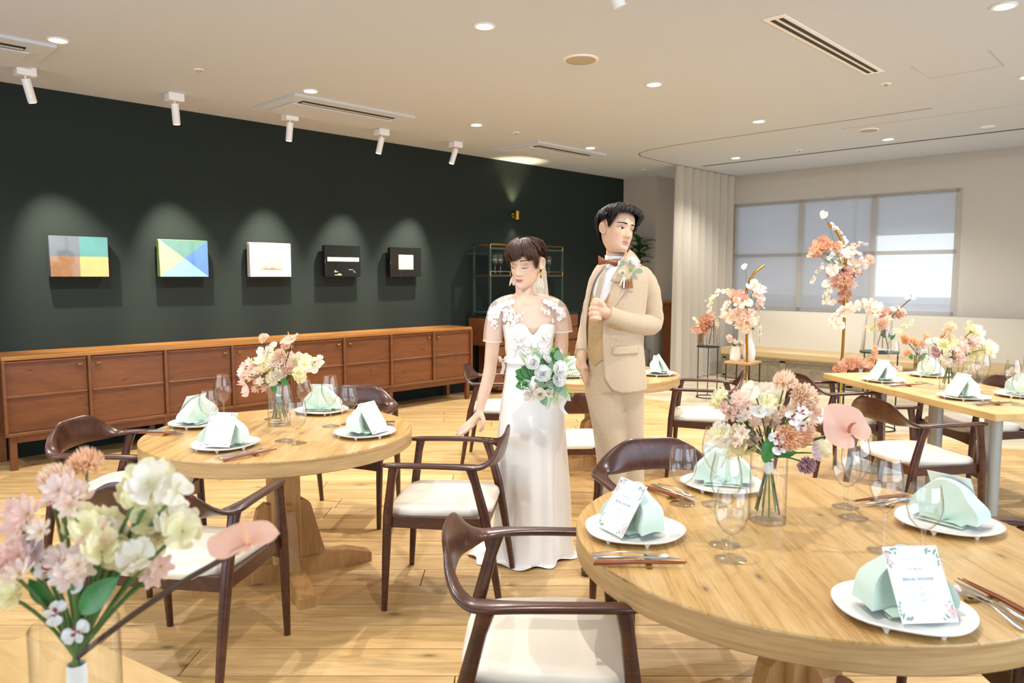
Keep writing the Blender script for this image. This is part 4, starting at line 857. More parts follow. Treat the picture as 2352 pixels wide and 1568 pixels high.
A.put('anth', 'cream', 408, 1130, .030, -.01, cam_d*.3+RT*.4+up*.4, spx='cream', spin=.6); A.put('anth', 'coral', 570, 1250, .054, -.04, up*1.0+cam_d*.22, spx='orange', stemm='stem_dark', r=.0035, spin=.8)
A.leaf(185, 1405, .075, 250, 1340, -.03); A.leaf(120, 1390, .05, 75, 1345, 0)
# --- oblong table at the right
vr = Wz(2178, 893, ZT); cyl_vase((vr.x, vr.y, ZT), .052, .232, 'clear cylinder vase on the oblong tables at right'); dR = vr.dot(FH)
A = Arr('flower_arrangement', 'pink and yellow flowers in the vase on the oblong tables', 'flowers', (vr.x, vr.y, ZT+.016), (vr.x, vr.y, ZT+.18), dR, 11, 'table flower arrangements'); A.stems(8, .034, .004)
A.put('carn', 'melon', 2183, 752, .036, 0, up+cam_d*.5); A.put('carn', 'melon', 2172, 765, .036); A.put('carn', 'apricot', 2170, 778, .032)
A.cluster('star', ['pink', 'blush'], 2212, 790, 26, 20, 16, .036, .08); A.cluster('star', ['pink', 'peach'], 2195, 818, 16, 16, 7, .034, .06); A.cluster('pea', ['yellow', 'cream'], 2172, 805, 20, 22, 9, .042, .06); A.cluster('pea', ['yellow'], 2225, 765, 20, 14, 6, .036, .06); A.cluster('pea', ['yellow', 'cream'], 2258, 806, 22, 14, 8, .036, .06); A.cluster('pea', ['yellow'], 2235, 820, 12, 10, 4, .036)
A.cluster('round', ['lilac', 'mauve'], 2157, 806, 8, 6, 3, .034); A.put('anth', 'cream', 2252, 760, .05, 0, cam_d+up*.3+RT*.3, spx='cream', spin=2); A.put('anth', 'orange', 2142, 785, .05, -.05, up*.6+cam_d*.2+RT*-.3, spx='orange', stemm='stem_dark', spin=.4); A.cluster('round', ['white', 'cream'], 2250, 782, 16, 12, 5, .026)
# small ribbed vase with ranunculus
vs = Wz(2109, 850, ZT); t = cyl_vase((vs.x, vs.y, ZT), .033, .11, 'small ribbed smoky glass vase behind the plates on the oblong table', 'smoke_glass')
A = Arr('flower_arrangement', 'peach ranunculus in the small ribbed vase on the oblong table', 'flowers', (vs.x, vs.y, ZT+.016), (vs.x, vs.y, ZT+.10), vs.dot(FH), 13, 'table flower arrangements'); A.stems(5, .02, .004, tie=False)
for px, py in ((2077, 775), (2080, 783), (2097, 782), (2105, 790), (2084, 811), (2125, 773), (2118, 790)): A.put('carn', 'apricot', px, py, .030)
A.cluster('round', ['white', 'cream', 'lilac'], 2112, 800, 12, 14, 7, .03); A.leaf(2095, 825, .08, 2088, 812); A.leaf(2110, 822, .08, 2125, 815)
# --- gold flower stands
def gold_stand(px, py, pts, depth, label, seed):
    f = Wz(px, py, 0); t = thing('flower_stand', label, 'flower stand', (f.x, f.y, 0), YAW)
    MB().box((0.05, 0, .006), (.30, .30, .012), bev=.002).build('base_plate', M['gold'], t, smooth=False)
    P = [W(a, b, depth)-Vector((f.x, f.y, 0)) for a, b in pts]; R = Matrix.Rotation(-YAW, 4, 'Z'); P = [R @ p for p in P]; P[0] = Vector((0, 0, .01))
    MB().tube(catmull(P, 8), .0135, 12).build('pole', M['gold'], t); return f
f1 = gold_stand(1716, 938, [(1716, 938), (1716, 850), (1715, 760), (1714, 690), (1718, 655), (1732, 628), (1755, 609)], 7.98, 'gold arched flower stand, shorter one beside the cream curtain', 1)
b1 = W(1715, 745, 7.98)
A = Arr('flower_arrangement', 'blush and dusty pink orchids tied on the shorter gold stand', 'flowers', tuple(b1), tuple(W(1715, 720, 7.98)), 7.98, 21, 'flowers on the gold stands')
A.cluster('moth', ['peach', 'blush', 'peach'], 1690, 715, 28, 26, 14, .058, .12); A.cluster('moth', ['blush', 'pink'], 1742, 695, 18, 24, 9, .06, .12); A.cluster('moth', ['cream', 'peach'], 1738, 662, 22, 10, 6, .058, .1); A.cluster('moth', ['dusty', 'brownpink'], 1697, 685, 18, 14, 9, .056, .12)
A.cluster('star', ['pink', 'blush'], 1715, 720, 30, 24, 16, .036, .14); A.cluster('moth', ['peach', 'cream'], 1705, 745, 18, 16, 7, .054, .1); A.put('anth', 'cream', 1718, 693, .06, -.12, spx='cream'); A.put('anth', 'cream', 1712, 612, .045, 0, RT*-.5+up*.4+cam_d*.5, spx='cream', spin=1.5); A.put('anth', 'cream', 1731, 740, .055, -.1, spx='cream'); A.put('anth', 'blush', 1745, 665, .06, -.12, spx='orange', spin=2.5)
A.spray('round', ['cream', 'yellow'], [(1700, 690), (1670, 668), (1648, 672), (1630, 690)], 12, .030); A.spray('round', ['cream', 'blush'], [(1735, 720), (1745, 750), (1745, 772)], 9, .024)
f2 = gold_stand(1926, 955, [(1926, 955), (1932, 860), (1938, 760), (1941, 690), (1942, 620), (1938, 570), (1924, 535), (1902, 513)], 7.42, 'gold arched flower stand, taller one before the window', 2)
A = Arr('flower_arrangement', 'rust and blush orchids tied high on the taller gold stand', 'flowers', tuple(W(1940, 660, 7.42)), tuple(W(1941, 640, 7.42)), 7.42, 23, 'flowers on the gold stands')
A.spray('round', ['cream', 'white'], [(1941, 560), (1930, 535), (1908, 515)], 12, .026, taper=0); A.put('anth', 'cream', 1893, 490, .05, 0, cam_d+up*.2, spx='cream', stemm='stem_dark', r=.0012)
A.cluster('moth', ['rust', 'dusty', 'rust'], 1896, 562, 28, 14, 13, .05, .12); A.cluster('moth', ['rust', 'dusty'], 1865, 585, 10, 16, 7, .046, .08); A.cluster('moth', ['peach', 'pink'], 1945, 575, 26, 18, 11, .05, .14); A.cluster('moth', ['blush', 'cream', 'blush'], 1955, 605, 30, 16, 12, .056, .14); A.cluster('moth', ['brownpink', 'pink', 'dusty'], 1935, 628, 30, 16, 12, .048, .14); A.cluster('star', ['pink', 'dusty', 'blush'], 1938, 650, 24, 22, 18, .038, .12); A.cluster('moth', ['brownpink', 'dusty'], 1941, 680, 14, 16, 9, .045, .06)
A.cluster('moth', ['rust', 'brownpink'], 1940, 622, 14, 8, 4, .05, .05); A.put('anth', 'blush', 1912, 615, .075, -.14, spx='cream', spin=3); A.put('anth', 'white', 1948, 583, .065, -.14, spx='cream', spin=1); A.put('anth', 'coral', 1998, 600, .065, -.05, cam_d+up*.1, spx='rust', spin=.3); A.put('anth', 'cream', 1900, 650, .05, -.05, spx='cream')
A.spray('round', ['cream', 'white', 'blush'], [(1925, 575), (1895, 600), (1870, 635), (1864, 648)], 14, .028); A.spray('moth', ['peach', 'cream'], [(1900, 655), (1893, 680), (1905, 695), (1915, 695)], 7, .048); A.spray('round', ['cream', 'pink'], [(1950, 580), (1970, 560), (1992, 562)], 10, .028); A.put('moth', 'dusty', 1980, 628, .04); A.spray('round', ['yellow', 'cream'], [(1880, 580), (1860, 585), (1850, 588)], 5, .022)
# --- plant stands with vases
def ring_stand(px, py, r, h, depth_label, label):
    f = Wz(px, py, 0); t = thing('plant_stand', label, 'plant stand', (f.x, f.y, 0)); MB().lathe([(.001, h), (r, h), (r, h-.012), (.001, h-.012)], 32, cap=False).build('tray', M['black_metal'], t)
    b = MB(); N = 28; b.tube([(r*.96*math.cos(2*PI*i/N), r*.96*math.sin(2*PI*i/N), .008) for i in range(N+1)], .006, 6).build('foot_ring', M['black_metal'], t)
    for k in range(3): MB().tube([(r*.96*math.cos(k*2.094+.5), r*.96*math.sin(k*2.094+.5), .004), (r*.96*math.cos(k*2.094+.5), r*.96*math.sin(k*2.094+.5), h-.01)], .006, 6).build('leg', M['black_metal'], t)
    return f
f = ring_stand(1624, 912, .13, .60, 0, 'thin black round plant stand beside the cream curtain'); dS = f.dot(FH)
a = W(1637, 797, dS-.03); cyl_vase((a.x, a.y, .60), .075, .36, 'tall clear vase on the black stand beside the cream curtain')
A = Arr('flower_arrangement', 'rust orchids and cream sprays in the black stand\'s tall vase', 'flowers', (a.x, a.y, .615), (a.x, a.y, .90), dS, 31, 'flowers on the plant stands'); A.stems(5, .05, .004, m='stem_dark', tie=False)
A.cluster('moth', ['rust', 'brownpink'], 1622, 738, 20, 16, 10, .05, .06); A.cluster('moth', ['rust'], 1612, 755, 10, 8, 4, .045); A.spray('round', ['cream', 'yellow'], [(1636, 735), (1632, 705), (1640, 680), (1650, 668)], 12, .030); A.spray('round', ['yellow', 'blush'], [(1640, 760), (1655, 725), (1672, 690)], 9, .028); A.spray('round', ['blush', 'cream'], [(1634, 745), (1628, 712), (1622, 690)], 8, .026)
a = W(1609, 798, dS+.02); cyl_vase((a.x, a.y, .60), .034, .17, 'small smoky glass vase on the black stand by the curtain', 'smoke_glass')
A = Arr('flower_arrangement', 'small pale yellow sprig in the smoky vase by the curtain', 'flowers', (a.x, a.y, .615), (a.x, a.y, .76), dS, 33, 'flowers on the plant stands'); A.spray('round', ['yellow', 'cream'], [(1608, 765), (1598, 742), (1594, 728)], 6, .030); A.cluster('moth', ['pink', 'dusty'], 1602, 757, 12, 6, 4, .04); A.stems(3, .015, .004, tie=False)
# wooden stool with two white vases
f = Wz(1704, 925, 0); t = thing('square_stool', 'small square stool with oak top and thin black legs', 'stool', (f.x, f.y, 0), math.radians(3)); hS = .47
MB().box((0, 0, hS-.0125), (.30, .30, .025), bev=.003).build('top', M['oak_top'], t, smooth=False)
for sx in (-1, 1):
    for sy in (-1, 1): MB().tube([(sx*.135, sy*.135, 0), (sx*.135, sy*.135, hS-.02)], .008, 6).build('leg', M['black_metal'], t)
M['white_vase'] = mat('white_ceramic', 'f0eeec', .35)
dQ = f.dot(FH); a = W(1720, 828, dQ); a.z = hS; t = thing('bottle_vase', 'tall white bottle-shaped vase on the square stool', 'vase', tuple(a)); MB().lathe([(.001, 0), (.055, 0), (.066, .05), (.068, .10), (.055, .17), (.03, .235), (.022, .28), (.022, .32), (.027, .34), (.018, .335), (.016, .28)], 32, cap=False).build('ceramic_body', M['white_vase'], t)
a2 = W(1688, 829, dQ); a2.z = hS; t = thing('ribbed_vase', 'short white ribbed vase on the square stool', 'vase', tuple(a2)); MB().rings([[(r*(1+.03*math.cos(16*q))*math.cos(q), r*(1+.03*math.cos(16*q))*math.sin(q), z) for q in [2*PI*i/64 for i in range(64)]] for r, z in ((.045, 0), (.058, .02), (.056, .06), (.042, .14), (.036, .165), (.03, .165), (.03, .1))]).build('ceramic_body', M['white_vase'], t)
A = Arr('flower_arrangement', 'tiny pink flowers in the short white ribbed vase', 'flowers', (a2.x, a2.y, hS+.12), (a2.x, a2.y, hS+.15), dQ, 35, 'flowers on the plant stands'); A.cluster('star', ['pink', 'peach'], 1690, 788, 16, 14, 8, .028, .05); A.put('round', 'peach', 1675, 775, .036); A.put('carn', 'melon', 1677, 780, .03); A.leaf(1695, 795, .08, 1708, 782); A.leaf(1690, 795, .08, 1682, 780)
A = Arr('flower_arrangement', 'cream blossoms and greens in the white bottle vase', 'flowers', (a.x, a.y, hS+.25), (a.x, a.y, hS+.32), dQ, 37, 'flowers on the plant stands'); A.cluster('pea', ['cream', 'yellow'], 1718, 745, 14, 14, 6, .04, .05); A.leaf(1722, 765, .09, 1735, 745); A.leaf(1718, 768, .08, 1706, 752); A.spray('round', ['cream', 'blush'], [(1726, 760), (1738, 740), (1745, 765), (1744, 785)], 8, .022)
# black stand at right, behind the far oblong table
f = ring_stand(2012, 985, .165, .72, 0, 'black round plant stand behind the far oblong table'); dT = f.dot(FH)
a = W(2026, 812, dT); a.z = .72; cyl_vase(tuple(a), .075, .30, 'wide clear vase on the black stand behind the oblong table')
A = Arr('flower_arrangement', 'dusty pink branch and cream orchids in the wide clear vase', 'flowers', (a.x, a.y, .735), (a.x, a.y, .95), dT, 41, 'flowers on the plant stands'); A.stems(6, .055, .004, m='stem_dark', tie=False)
A.cluster('star', ['dusty', 'brownpink', 'peach'], 2027, 722, 18, 14, 12, .038, .08); A.cluster('star', ['dusty', 'peach'], 2060, 712, 10, 8, 6, .036); A.cluster('star', ['dusty', 'pink'], 2075, 712, 8, 10, 5, .03); A.cluster('star', ['dusty'], 2063, 727, 7, 5, 3, .03); A.put('carn', 'melon', 2026, 743, .055, -.08, cam_d); A.put('anth', 'white', 2093, 685, .055, 0, up+cam_d*.25, spx='mauve', stemm='stem_dark', r=.004); A.put('anth', 'cream', 2013, 710, .05, -.05, spx='cream'); A.cluster('round', ['yellow'], 2008, 753, 12, 5, 4, .034); A.put('round', 'mauve', 2031, 760, .035)
A.spray('moth', ['peach', 'peach', 'blush'], [(2015, 720), (1995, 697), (1965, 700), (1940, 712), (1922, 735), (1930, 745)], 12, .060, 0, -.05, taper=.1); A.spray('round', ['yellow', 'cream'], [(2045, 765), (2075, 750), (2095, 735)], 9, .030); A.leaf(2040, 775, .07, 2047, 757); A.leaf(2035, 775, .07, 2025, 768); A.leaf(2045, 780, .07, 2055, 768)
# low flowers behind the far oblong table, on a low wooden stool
f = Wz(1985, 985, 0); f = FH*(dT-.35)+RT*((1975-1176)/1704*(dT-.35)); t = thing('low_stool', 'low wooden-topped stool behind the far oblong table', 'stool', (f.x, f.y, 0), math.radians(10)); hL = .52
MB().box((0, 0, hL-.0125), (.26, .26, .025), bev=.003).build('top', M['oak_top'], t, smooth=False)
for sx in (-1, 1):
    for sy in (-1, 1): MB().tube([(sx*.115, sy*.115, 0), (sx*.115, sy*.115, hL-.02)], .008, 6).build('leg', M['black_metal'], t)
t = thing('bowl_vase', 'low smoky glass bowl on the stool behind the oblong table', 'vase', (f.x, f.y, hL)); MB().lathe([(.001, 0), (.05, 0), (.08, .04), (.075, .09), (.07, .09), (.074, .04), (.04, .008), (.001, .006)], 28, cap=False).build('glass_wall', M['smoke_glass'], t)
A = Arr('flower_arrangement', 'rust orchids and peach carnations low behind the far oblong table', 'flowers', (f.x, f.y, hL+.05), (f.x, f.y, hL+.09), dT-.35, 43, 'flowers on the plant stands')
A.spray('moth', ['rust', 'dusty'], [(1985, 850), (1965, 838), (1945, 836), (1925, 845)], 12, .05, 0, -.1, taper=0); A.cluster('moth', ['dusty', 'brownpink'], 1968, 838, 20, 10, 8, .046, .08); A.cluster('carn', ['apricot', 'melon'], 1995, 832, 16, 8, 7, .03, .05); A.cluster('carn', ['apricot'], 2008, 812, 5, 18, 5, .026, .03); A.cluster('star', ['pink'], 1975, 848, 22, 8, 9, .03, .06); A.cluster('star', ['peach', 'pink'], 2055, 848, 14, 6, 5, .03, .04)
# ================================================================== people
def voxel(mb, size, smooth=4):
    me = bpy.data.meshes.new('tmp'); me.from_pydata(mb.v, [], mb.f); me.update()
    bm = bmesh.new(); bm.from_mesh(me); bmesh.ops.recalc_face_normals(bm, faces=bm.faces); bm.to_mesh(me); bm.free()
    o = bpy.data.objects.new('tmp', me); COL.objects.link(o); r = o.modifiers.new('r', 'REMESH'); r.mode = 'VOXEL'; r.voxel_size = size
    s = o.modifiers.new('s', 'SMOOTH'); s.factor = .5; s.iterations = smooth
    dg = bpy.context.evaluated_depsgraph_get(); dg.update(); e = bpy.data.meshes.new_from_object(o.evaluated_get(dg))
    V_ = [tuple(v.co) for v in e.vertices]; F_ = [tuple(p.vertices) for p in e.polygons]; bpy.data.objects.remove(o); bpy.data.meshes.remove(me); bpy.data.meshes.remove(e); return V_, F_
def interp(x, T):
    if x <= T[0][0]: return T[0][1:]
    for a, b in zip(T, T[1:]):
        if x <= b[0]:
            t = (x-a[0])/(b[0]-a[0]); return tuple(p+(q-p)*t for p, q in zip(a[1:], b[1:]))
    return T[-1][1:]
def sinterp(x, T):   # smooth (Catmull-like) table lookup
    h = .02*(T[-1][0]-T[0][0]); A_ = [interp(x+k*h, T) for k in (-1, -.5, 0, .5, 1)]; return tuple(sum(c)/5 for c in zip(*A_))
g2 = lambda d, s: math.exp(-(d/s)**2)
class Head:
    # h = 0 chin .. 1 crown; face looks along -Y; unit in metres before scaling
    T = [(0, .020, .082, -.012), (.04, .034, .088, .010), (.10, .044, .0885, .030), (.18, .052, .087, .050), (.28, .0585, .086, .068), (.38, .0635, .085, .080), (.48, .0670, .084, .090), (.58, .0700, .086, .097), (.68, .0715, .0865, .100), (.78, .0690, .081, .097), (.87, .0600, .068, .084), (.94, .0440, .048, .062), (.985, .022, .023, .032), (1, .006, .006, .008)]
    HH = .222
    def __init__(s, male=False, eyes='open', jaw=1.0): s.male = male; s.eyes = eyes; s.jaw = jaw
    def sec(s, h): w, f, b = sinterp(h, s.T); w *= (1+(s.jaw-1)*(1-smooth01((h-.1)/.35))); return w, f, b
    def feat(s, x, h):   # forward relief of the face
        k = 1.15 if s.male else 1.0; z = h
        nose = 0
        if .28 < z < .60:
            t = (z-.345)/.19
            prof = (.0215*k)*(1-smooth01(t)*.85) if t > 0 else .0215*k*smooth01((z-.29)/.055)
            sg = .0085+.0055*(1-smooth01((z-.34)/.10)); nose = prof*g2(x, sg)
        nose += .006*k*(g2(x-.0125, .0055)+g2(x+.0125, .0055))*g2(z-.335, .028)
        eye = sum(-.0085*g2(x-q*.031, .019)*g2(z-.515, .055)+(.0052 if s.eyes == 'open' else .0062)*g2(x-q*.0315, .0125)*g2(z-.497, .035) for q in (-1, 1))
        brow = .0035*k*g2(z-.60, .04)*g2(abs(x)-.026, .03)
        lips = .0050*g2(z-.228, .018)*g2(x, .017)+.0056*g2(z-.186, .020)*g2(x, .015)-.0042*g2(z-.207, .0085)*g2(x, .021)-.003*g2(z-.145, .02)*g2(x, .02)
        chin = .0055*g2(z-.07, .05)*g2(x, .018); cheek = .0042*g2(z-.37, .09)*g2(abs(x)-.040, .018)
        return nose+eye+brow+lips+chin+cheek
    def yf(s, x, h):
        w, f, b = s.sec(h); sa = min(1, abs(x)/w)**(1/.92); ca = math.sqrt(max(0, 1-sa*sa)); return -f*ca**.9-s.feat(x, h)*min(1, ca*2.2)
    def S(s, az, h, off=0):
        w, f, b = s.sec(h); sa, ca = math.sin(az), math.cos(az); x = w*math.copysign(abs(sa)**.92, sa); y = -(f if ca > 0 else b)*math.copysign(abs(ca)**.9, ca)
        if ca > 0: y -= s.feat(x, h)*min(1, ca*2.2)
        n = Vector((sa, -ca, .0+1.6*max(0, h-.75))).normalized(); return Vector((x, y, h*s.HH))+n*off
    def add(s, mb, Mx, nu=110, nv=120):
        # grid with colour zones; returns list of (vertex index, zone weights)
        o = len(mb.v); Z = []
        for j in range(nv):
            h = j/(nv-1)
            for i in range(nu):
                a = 2*PI*i/nu; a = a-.33*math.sin(a) if True else a   # denser in front
                p = s.S(a, h); mb.v.append(tuple(Mx @ p)); fr = math.cos(a) > .2; lip = 0; sh = 0; bl = 0; bd = 0
                if fr:
                    x = p.x; up_e = .207+.028*(1-(abs(x)/.024)**2)*(1-.25*g2(x, .004)); lo_e = .207-.040*(1-(abs(x)/.021)**2)
                    lip = 1 if lo_e < h < up_e and abs(x) < .0235 else 0
                    for q in (-1, 1): sh = max(sh, g2(x-q*.033, .015)*g2(h-.525, .035)); bl = max(bl, g2(x-q*.042, .02)*g2(h-.37, .07))
                    bd = g2(x, .022)*g2(h-.255, .035)+g2(x, .03)*g2(h-.08, .09)
                Z.append((o+j*nu+i, lip, sh, bl, bd))
        for j in range(nv-1):
            for i in range(nu): mb.f.append((o+j*nu+i, o+j*nu+(i+1) % nu, o+(j+1)*nu+(i+1) % nu, o+(j+1)*nu+i)); mb.mi.append(0)
        # ears
        for q in (-1, 1):
            e = MB(); c = Vector((q*.0725, .010, .465*s.HH)); R = Matrix.Rotation(-q*.5, 3, 'Z')
            def pt(r, t, zz): v = R @ Vector((q*zz, .017*r*math.cos(t)+.005*math.sin(t), .0275*r*math.sin(t)*(1+.1*math.sin(t)))); return c+v
            N = 22; e.rings([[tuple(pt(1.0, 2*PI*k/N, -.006)) for k in range(N)], [tuple(pt(1.06, 2*PI*k/N, .004)) for k in range(N)], [tuple(pt(1.0, 2*PI*k/N, .0125)) for k in range(N)], [tuple(pt(.80, 2*PI*k/N, .012)) for k in range(N)], [tuple(pt(.58, 2*PI*k/N, .004)) for k in range(N)], [tuple(pt(.2, 2*PI*k/N, .003)) for k in range(N)]])
            mb.add([Mx @ Vector(v) for v in e.v], e.f)
        return Z
    def patch(s, pts, off=.0009, n=6):
        """a thin patch on the face surface: pts = list of (x, h_low, h_high)"""
        b = MB(); rs = []
        for x, h0, h1 in pts: rs.append([(x, s.yf(x, h0+(h1-h0)*k/(n-1))-off*(1+2*math.sin(PI*k/(n-1))*(1 if n > 3 else 0)), (h0+(h1-h0)*k/(n-1))*s.HH) for k in range(n)])
        b.rings(rs, closed=False); return b
def skin_mat(name, base, lip, shadow, blush, beard=None):
    t = NT(name); at = t.new('ShaderNodeVertexColor'); at.layer_name = 'tint'; t.link(at.outputs['Color'], t.b.inputs['Base Color']); t.set(Roughness=.42, Subsurface_Weight=.12, Subsurface_Radius=(.012, .005, .003)); t.b.inputs['Subsurface Scale'].default_value = .6
    t.b.inputs['Specular IOR Level'].default_value = .35; return t.m
def mixc(a, b, k): return tuple(x+(y-x)*k for x, y in zip(a, b))
def person_body(parent, mb_parts, head, Mx, cols, m, vox=.0048):
    v, f = voxel(mb_parts, vox); b = MB(); b.add(v, f); nb = len(b.v); Z = head.add(b, Mx); o = b.build('body', m, parent, angle=180)
    me = o.data; C = [cols['skin']]*len(me.vertices)
    for i, lip, sh, bl, bd in Z:
        c = cols['skin']; c = mixc(c, cols['blush'], .35*bl); c = mixc(c, cols['shadow'], .55*sh); c = mixc(c, cols['beard'], cols.get('bk', 0)*min(1, bd)); c = mixc(c, cols['lip'], .85*lip); C[i] = c
    ca = me.color_attributes.new('tint', 'FLOAT_COLOR', 'POINT'); ca.data.foreach_set('color', [x for c in C for x in c]); return o
def hairmesh(head, Mx, ends, n, off, seed, crown=(.25, .99), sweep=0, thick=.006, wid=.007, lift=None):
    """cap plus many tapered locks running from the crown to the hairline"""
    r = random.Random(seed); b = MB(); NU, NV = 72, 16
    for j in range(NV):
        for i in range(NU):
            az = 2*PI*i/NU; he = ends(az); h = 1-(1-he-.03)*(j/(NV-1)); e = off*(.35+.65*math.sin(PI*min(1, .25+.8*(1-j/(NV-1)))))+(lift(az, h) if lift else 0); b.v.append(tuple(Mx @ head.S(az, min(h, .998), e*(.6 if j == NV-1 else 1))))
    for j in range(NV-1):
        for i in range(NU): b.f.append((j*NU+i, j*NU+(i+1) % NU, (j+1)*NU+(i+1) % NU, (j+1)*NU+i)); b.mi.append(0)
    b.f.append(tuple(range(NU))); b.mi.append(0)
    for k in range(n):
        az = r.uniform(0, 2*PI); he = ends(az)+r.uniform(-.035, .03); h0 = r.choice([.99, .96, .92, .85, .78]); h0 = max(h0, he+.08); az0 = az-sweep*(1 if math.cos(az) > -.2 else .2)*(h0-he)-r.uniform(-.15, .15); P = []
        lf = r.uniform(.75, 1.25)*off
        for q in range(7):
            t = q/6; h = h0+(he-h0)*t; a = az0+(az-az0)*t; e = lf*(.9+.35*math.sin(PI*t))*(1-.45*t*t)+.002+(lift(a, h) if lift else 0); P.append(Mx @ head.S(a, min(h, .995), e))
        w = wid*r.uniform(.6, 1.2); b.tube(P, [w*.5, w, w*1.05, w, w*.85, w*.55, w*.12], 6, flat=.45)
    return b
def hair_mat(name, c1, c2):
    t = NT(name); v = t.coords(scale=(55, 55, 5), rand=False); n = t.noise(v, 3, 3, .6); t.link(t.ramp(n, [(.3, lin(c1)), (.7, lin(c2))]), t.b.inputs['Base Color']); t.set(Roughness=.5); t.bump(n, .6, .004); t.b.inputs['Specular IOR Level'].default_value = .35; return t.m
class Loc:
    def __init__(s, px, depth, dz=0): s.px, s.depth = px, depth; s.o = FH*depth+RT*((px-1176)/1704*depth)
    def __call__(s, px, py, dd=0): w = W(px, py, s.depth+dd)-s.o; return Vector((w.dot(RT), w.dot(FH), w.z))
def limb(mb, P, R, n=14, flat=1.0): mb.tube(catmull(P, 4), [interp(i/4., [(k, r) for k, r in enumerate(R)])[0] for i in range(4*(len(P)-1)+1)], n, flat=flat)
# ------------------------------------------------------------------ bride
B = Loc(1215, 3.60); bride = thing('person', 'person in white gown with lace shoulders, looking down, hand on a chair arm', 'person', tuple(B.o), YAW-PI/2)
sB = 3.60/1704
TBR = [(686, 1208, 24, .045), (697, 1210, 44, .056), (706, 1211, 58, .068), (725, 1213, 60, .082), (750, 1216, 58, .104), (775, 1215, 53, .096), (800, 1214, 49, .080), (824, 1214, 48, .076), (850, 1217, 55, .090), (890, 1222, 64, .105), (930, 1222, 66, .11)]
def ringB(py, k=1.0, off=0, n=40, a0=0, a1=2*PI, closed=True):
    cx, hw, b = sinterp(py, TBR); c = B(cx, py); a = hw*sB*k+off; bb = b*k+off; m = n if closed else n-1
    return [(c.x+a*math.sin(a0+(a1-a0)*i/m), c.y-bb*math.cos(a0+(a1-a0)*i/m), c.z) for i in range(n)]
sk = MB(); sk.rings([ringB(py, .97 if py < 815 else .86) for py in (690, 697, 706, 716, 725, 737, 750, 762, 775, 790, 800, 812, 824, 840, 860, 890)])
limb(sk, [B(1203, 640, .035), B(1205, 665, .02), B(1207, 685, .01), B(1209, 705, .0)], [.047, .045, .049, .07])
for s_, sh in ((-1, B(1146, 706, .0)), (1, B(1279, 706, .0))): limb(sk, [B(1207, 686, .02), (B(1207, 692, .015)+sh)/2+Vector((0, 0, .012)), sh], [.036, .036, .040])
limb(sk, [B(1144, 708), B(1137, 740, .0), B(1132, 785, .0), B(1127, 835, .0), B(1123, 862, -.01), B(1114, 895, -.02), B(1105, 925, -.03), B(1102, 941, -.03)], [.042, .040, .036, .032, .032, .030, .0235, .0225])
limb(sk, [B(1281, 708), B(1287, 745, .0), B(1290, 785, .02), B(1288, 815, .0), B(1275, 838, -.10), B(1262, 852, -.19), B(1258, 856, -.21)], [.042, .039, .034, .033, .029, .023, .022])
# right hand on the chair arm
limb(sk, [B(1102, 938, -.03), B(1097, 955, -.03), B(1087, 972, -.03)], [.0235, .031, .028], flat=.55)
limb(sk, [B(1103, 940, -.01), B(1096, 954, .0), B(1084, 966, .01)], [.02, .027, .024], flat=.6)
for P_, r_ in (([(1091, 968, -.045), (1084, 979, -.05), (1068, 992, -.05), (1052, 1002, -.045)], .0098), ([(1087, 964, -.025), (1078, 973, -.03), (1062, 987, -.03), (1047, 998, -.025)], .0102), ([(1086, 960, .0), (1076, 969, -.005), (1062, 981, -.005), (1050, 991, .0)], .0095), ([(1088, 957, .022), (1079, 965, .02), (1068, 975, .02), (1058, 984, .02)], .0082)):
    limb(sk, [B(*q) for q in P_], [r_*1.12, r_*1.05, r_*.92, r_*.68], 10)
limb(sk, [B(1104, 948, -.045), B(1110, 964, -.06), B(1108, 980, -.065), B(1101, 991, -.055)], [.014, .0125, .0105, .0075], 10)
# left hand closed around the bouquet handle
limb(sk, [B(1259, 856, -.21), B(1252, 866, -.23)], [.024, .030], flat=.7)
for i in range(4): limb(sk, [B(1262-2*i, 862+7*i, -.21), B(1252-2*i, 864+7*i, -.255), B(1240-2*i, 866+7*i, -.25), B(1239-2*i, 867+7*i, -.225)], [.0095, .009, .0085, .0075], 10)
limb(sk, [B(1262, 858, -.22), B(1252, 854, -.25), B(1243, 858, -.25)], [.012, .0105, .008], 10)
hb = Head(eyes='closed'); KB = 1.03
HB = Matrix.Translation(B(1196, 664, -.055)) @ Matrix.Rotation(math.radians(-27), 4, 'Z') @ Matrix.Rotation(math.radians(15), 4, 'X') @ Matrix.Rotation(math.radians(3), 4, 'Y') @ Matrix.Translation((0, .075*KB, 0)) @ Matrix.Scale(KB, 4)
SKB = dict(skin=lin('ecc7ad'), lip=lin('c2565e'), shadow=lin('a8633f'), blush=lin('eab09a'), beard=lin('efcdb5'), bk=0)
M['skin_b'] = skin_mat('fair_skin', 0, 0, 0, 0); M['skin_g'] = skin_mat('warm_skin', 0, 0, 0, 0)
person_body(bride, sk, hb, HB, SKB, M['skin_b'])
M['lash'] = mat('dark_lash', '2a1a14', .6); M['hair_b'] = hair_mat('dark_brown_hair', '22120c', '573524'); M['brow_b'] = mat('brown_eyebrow', '5a3c2c', .8)
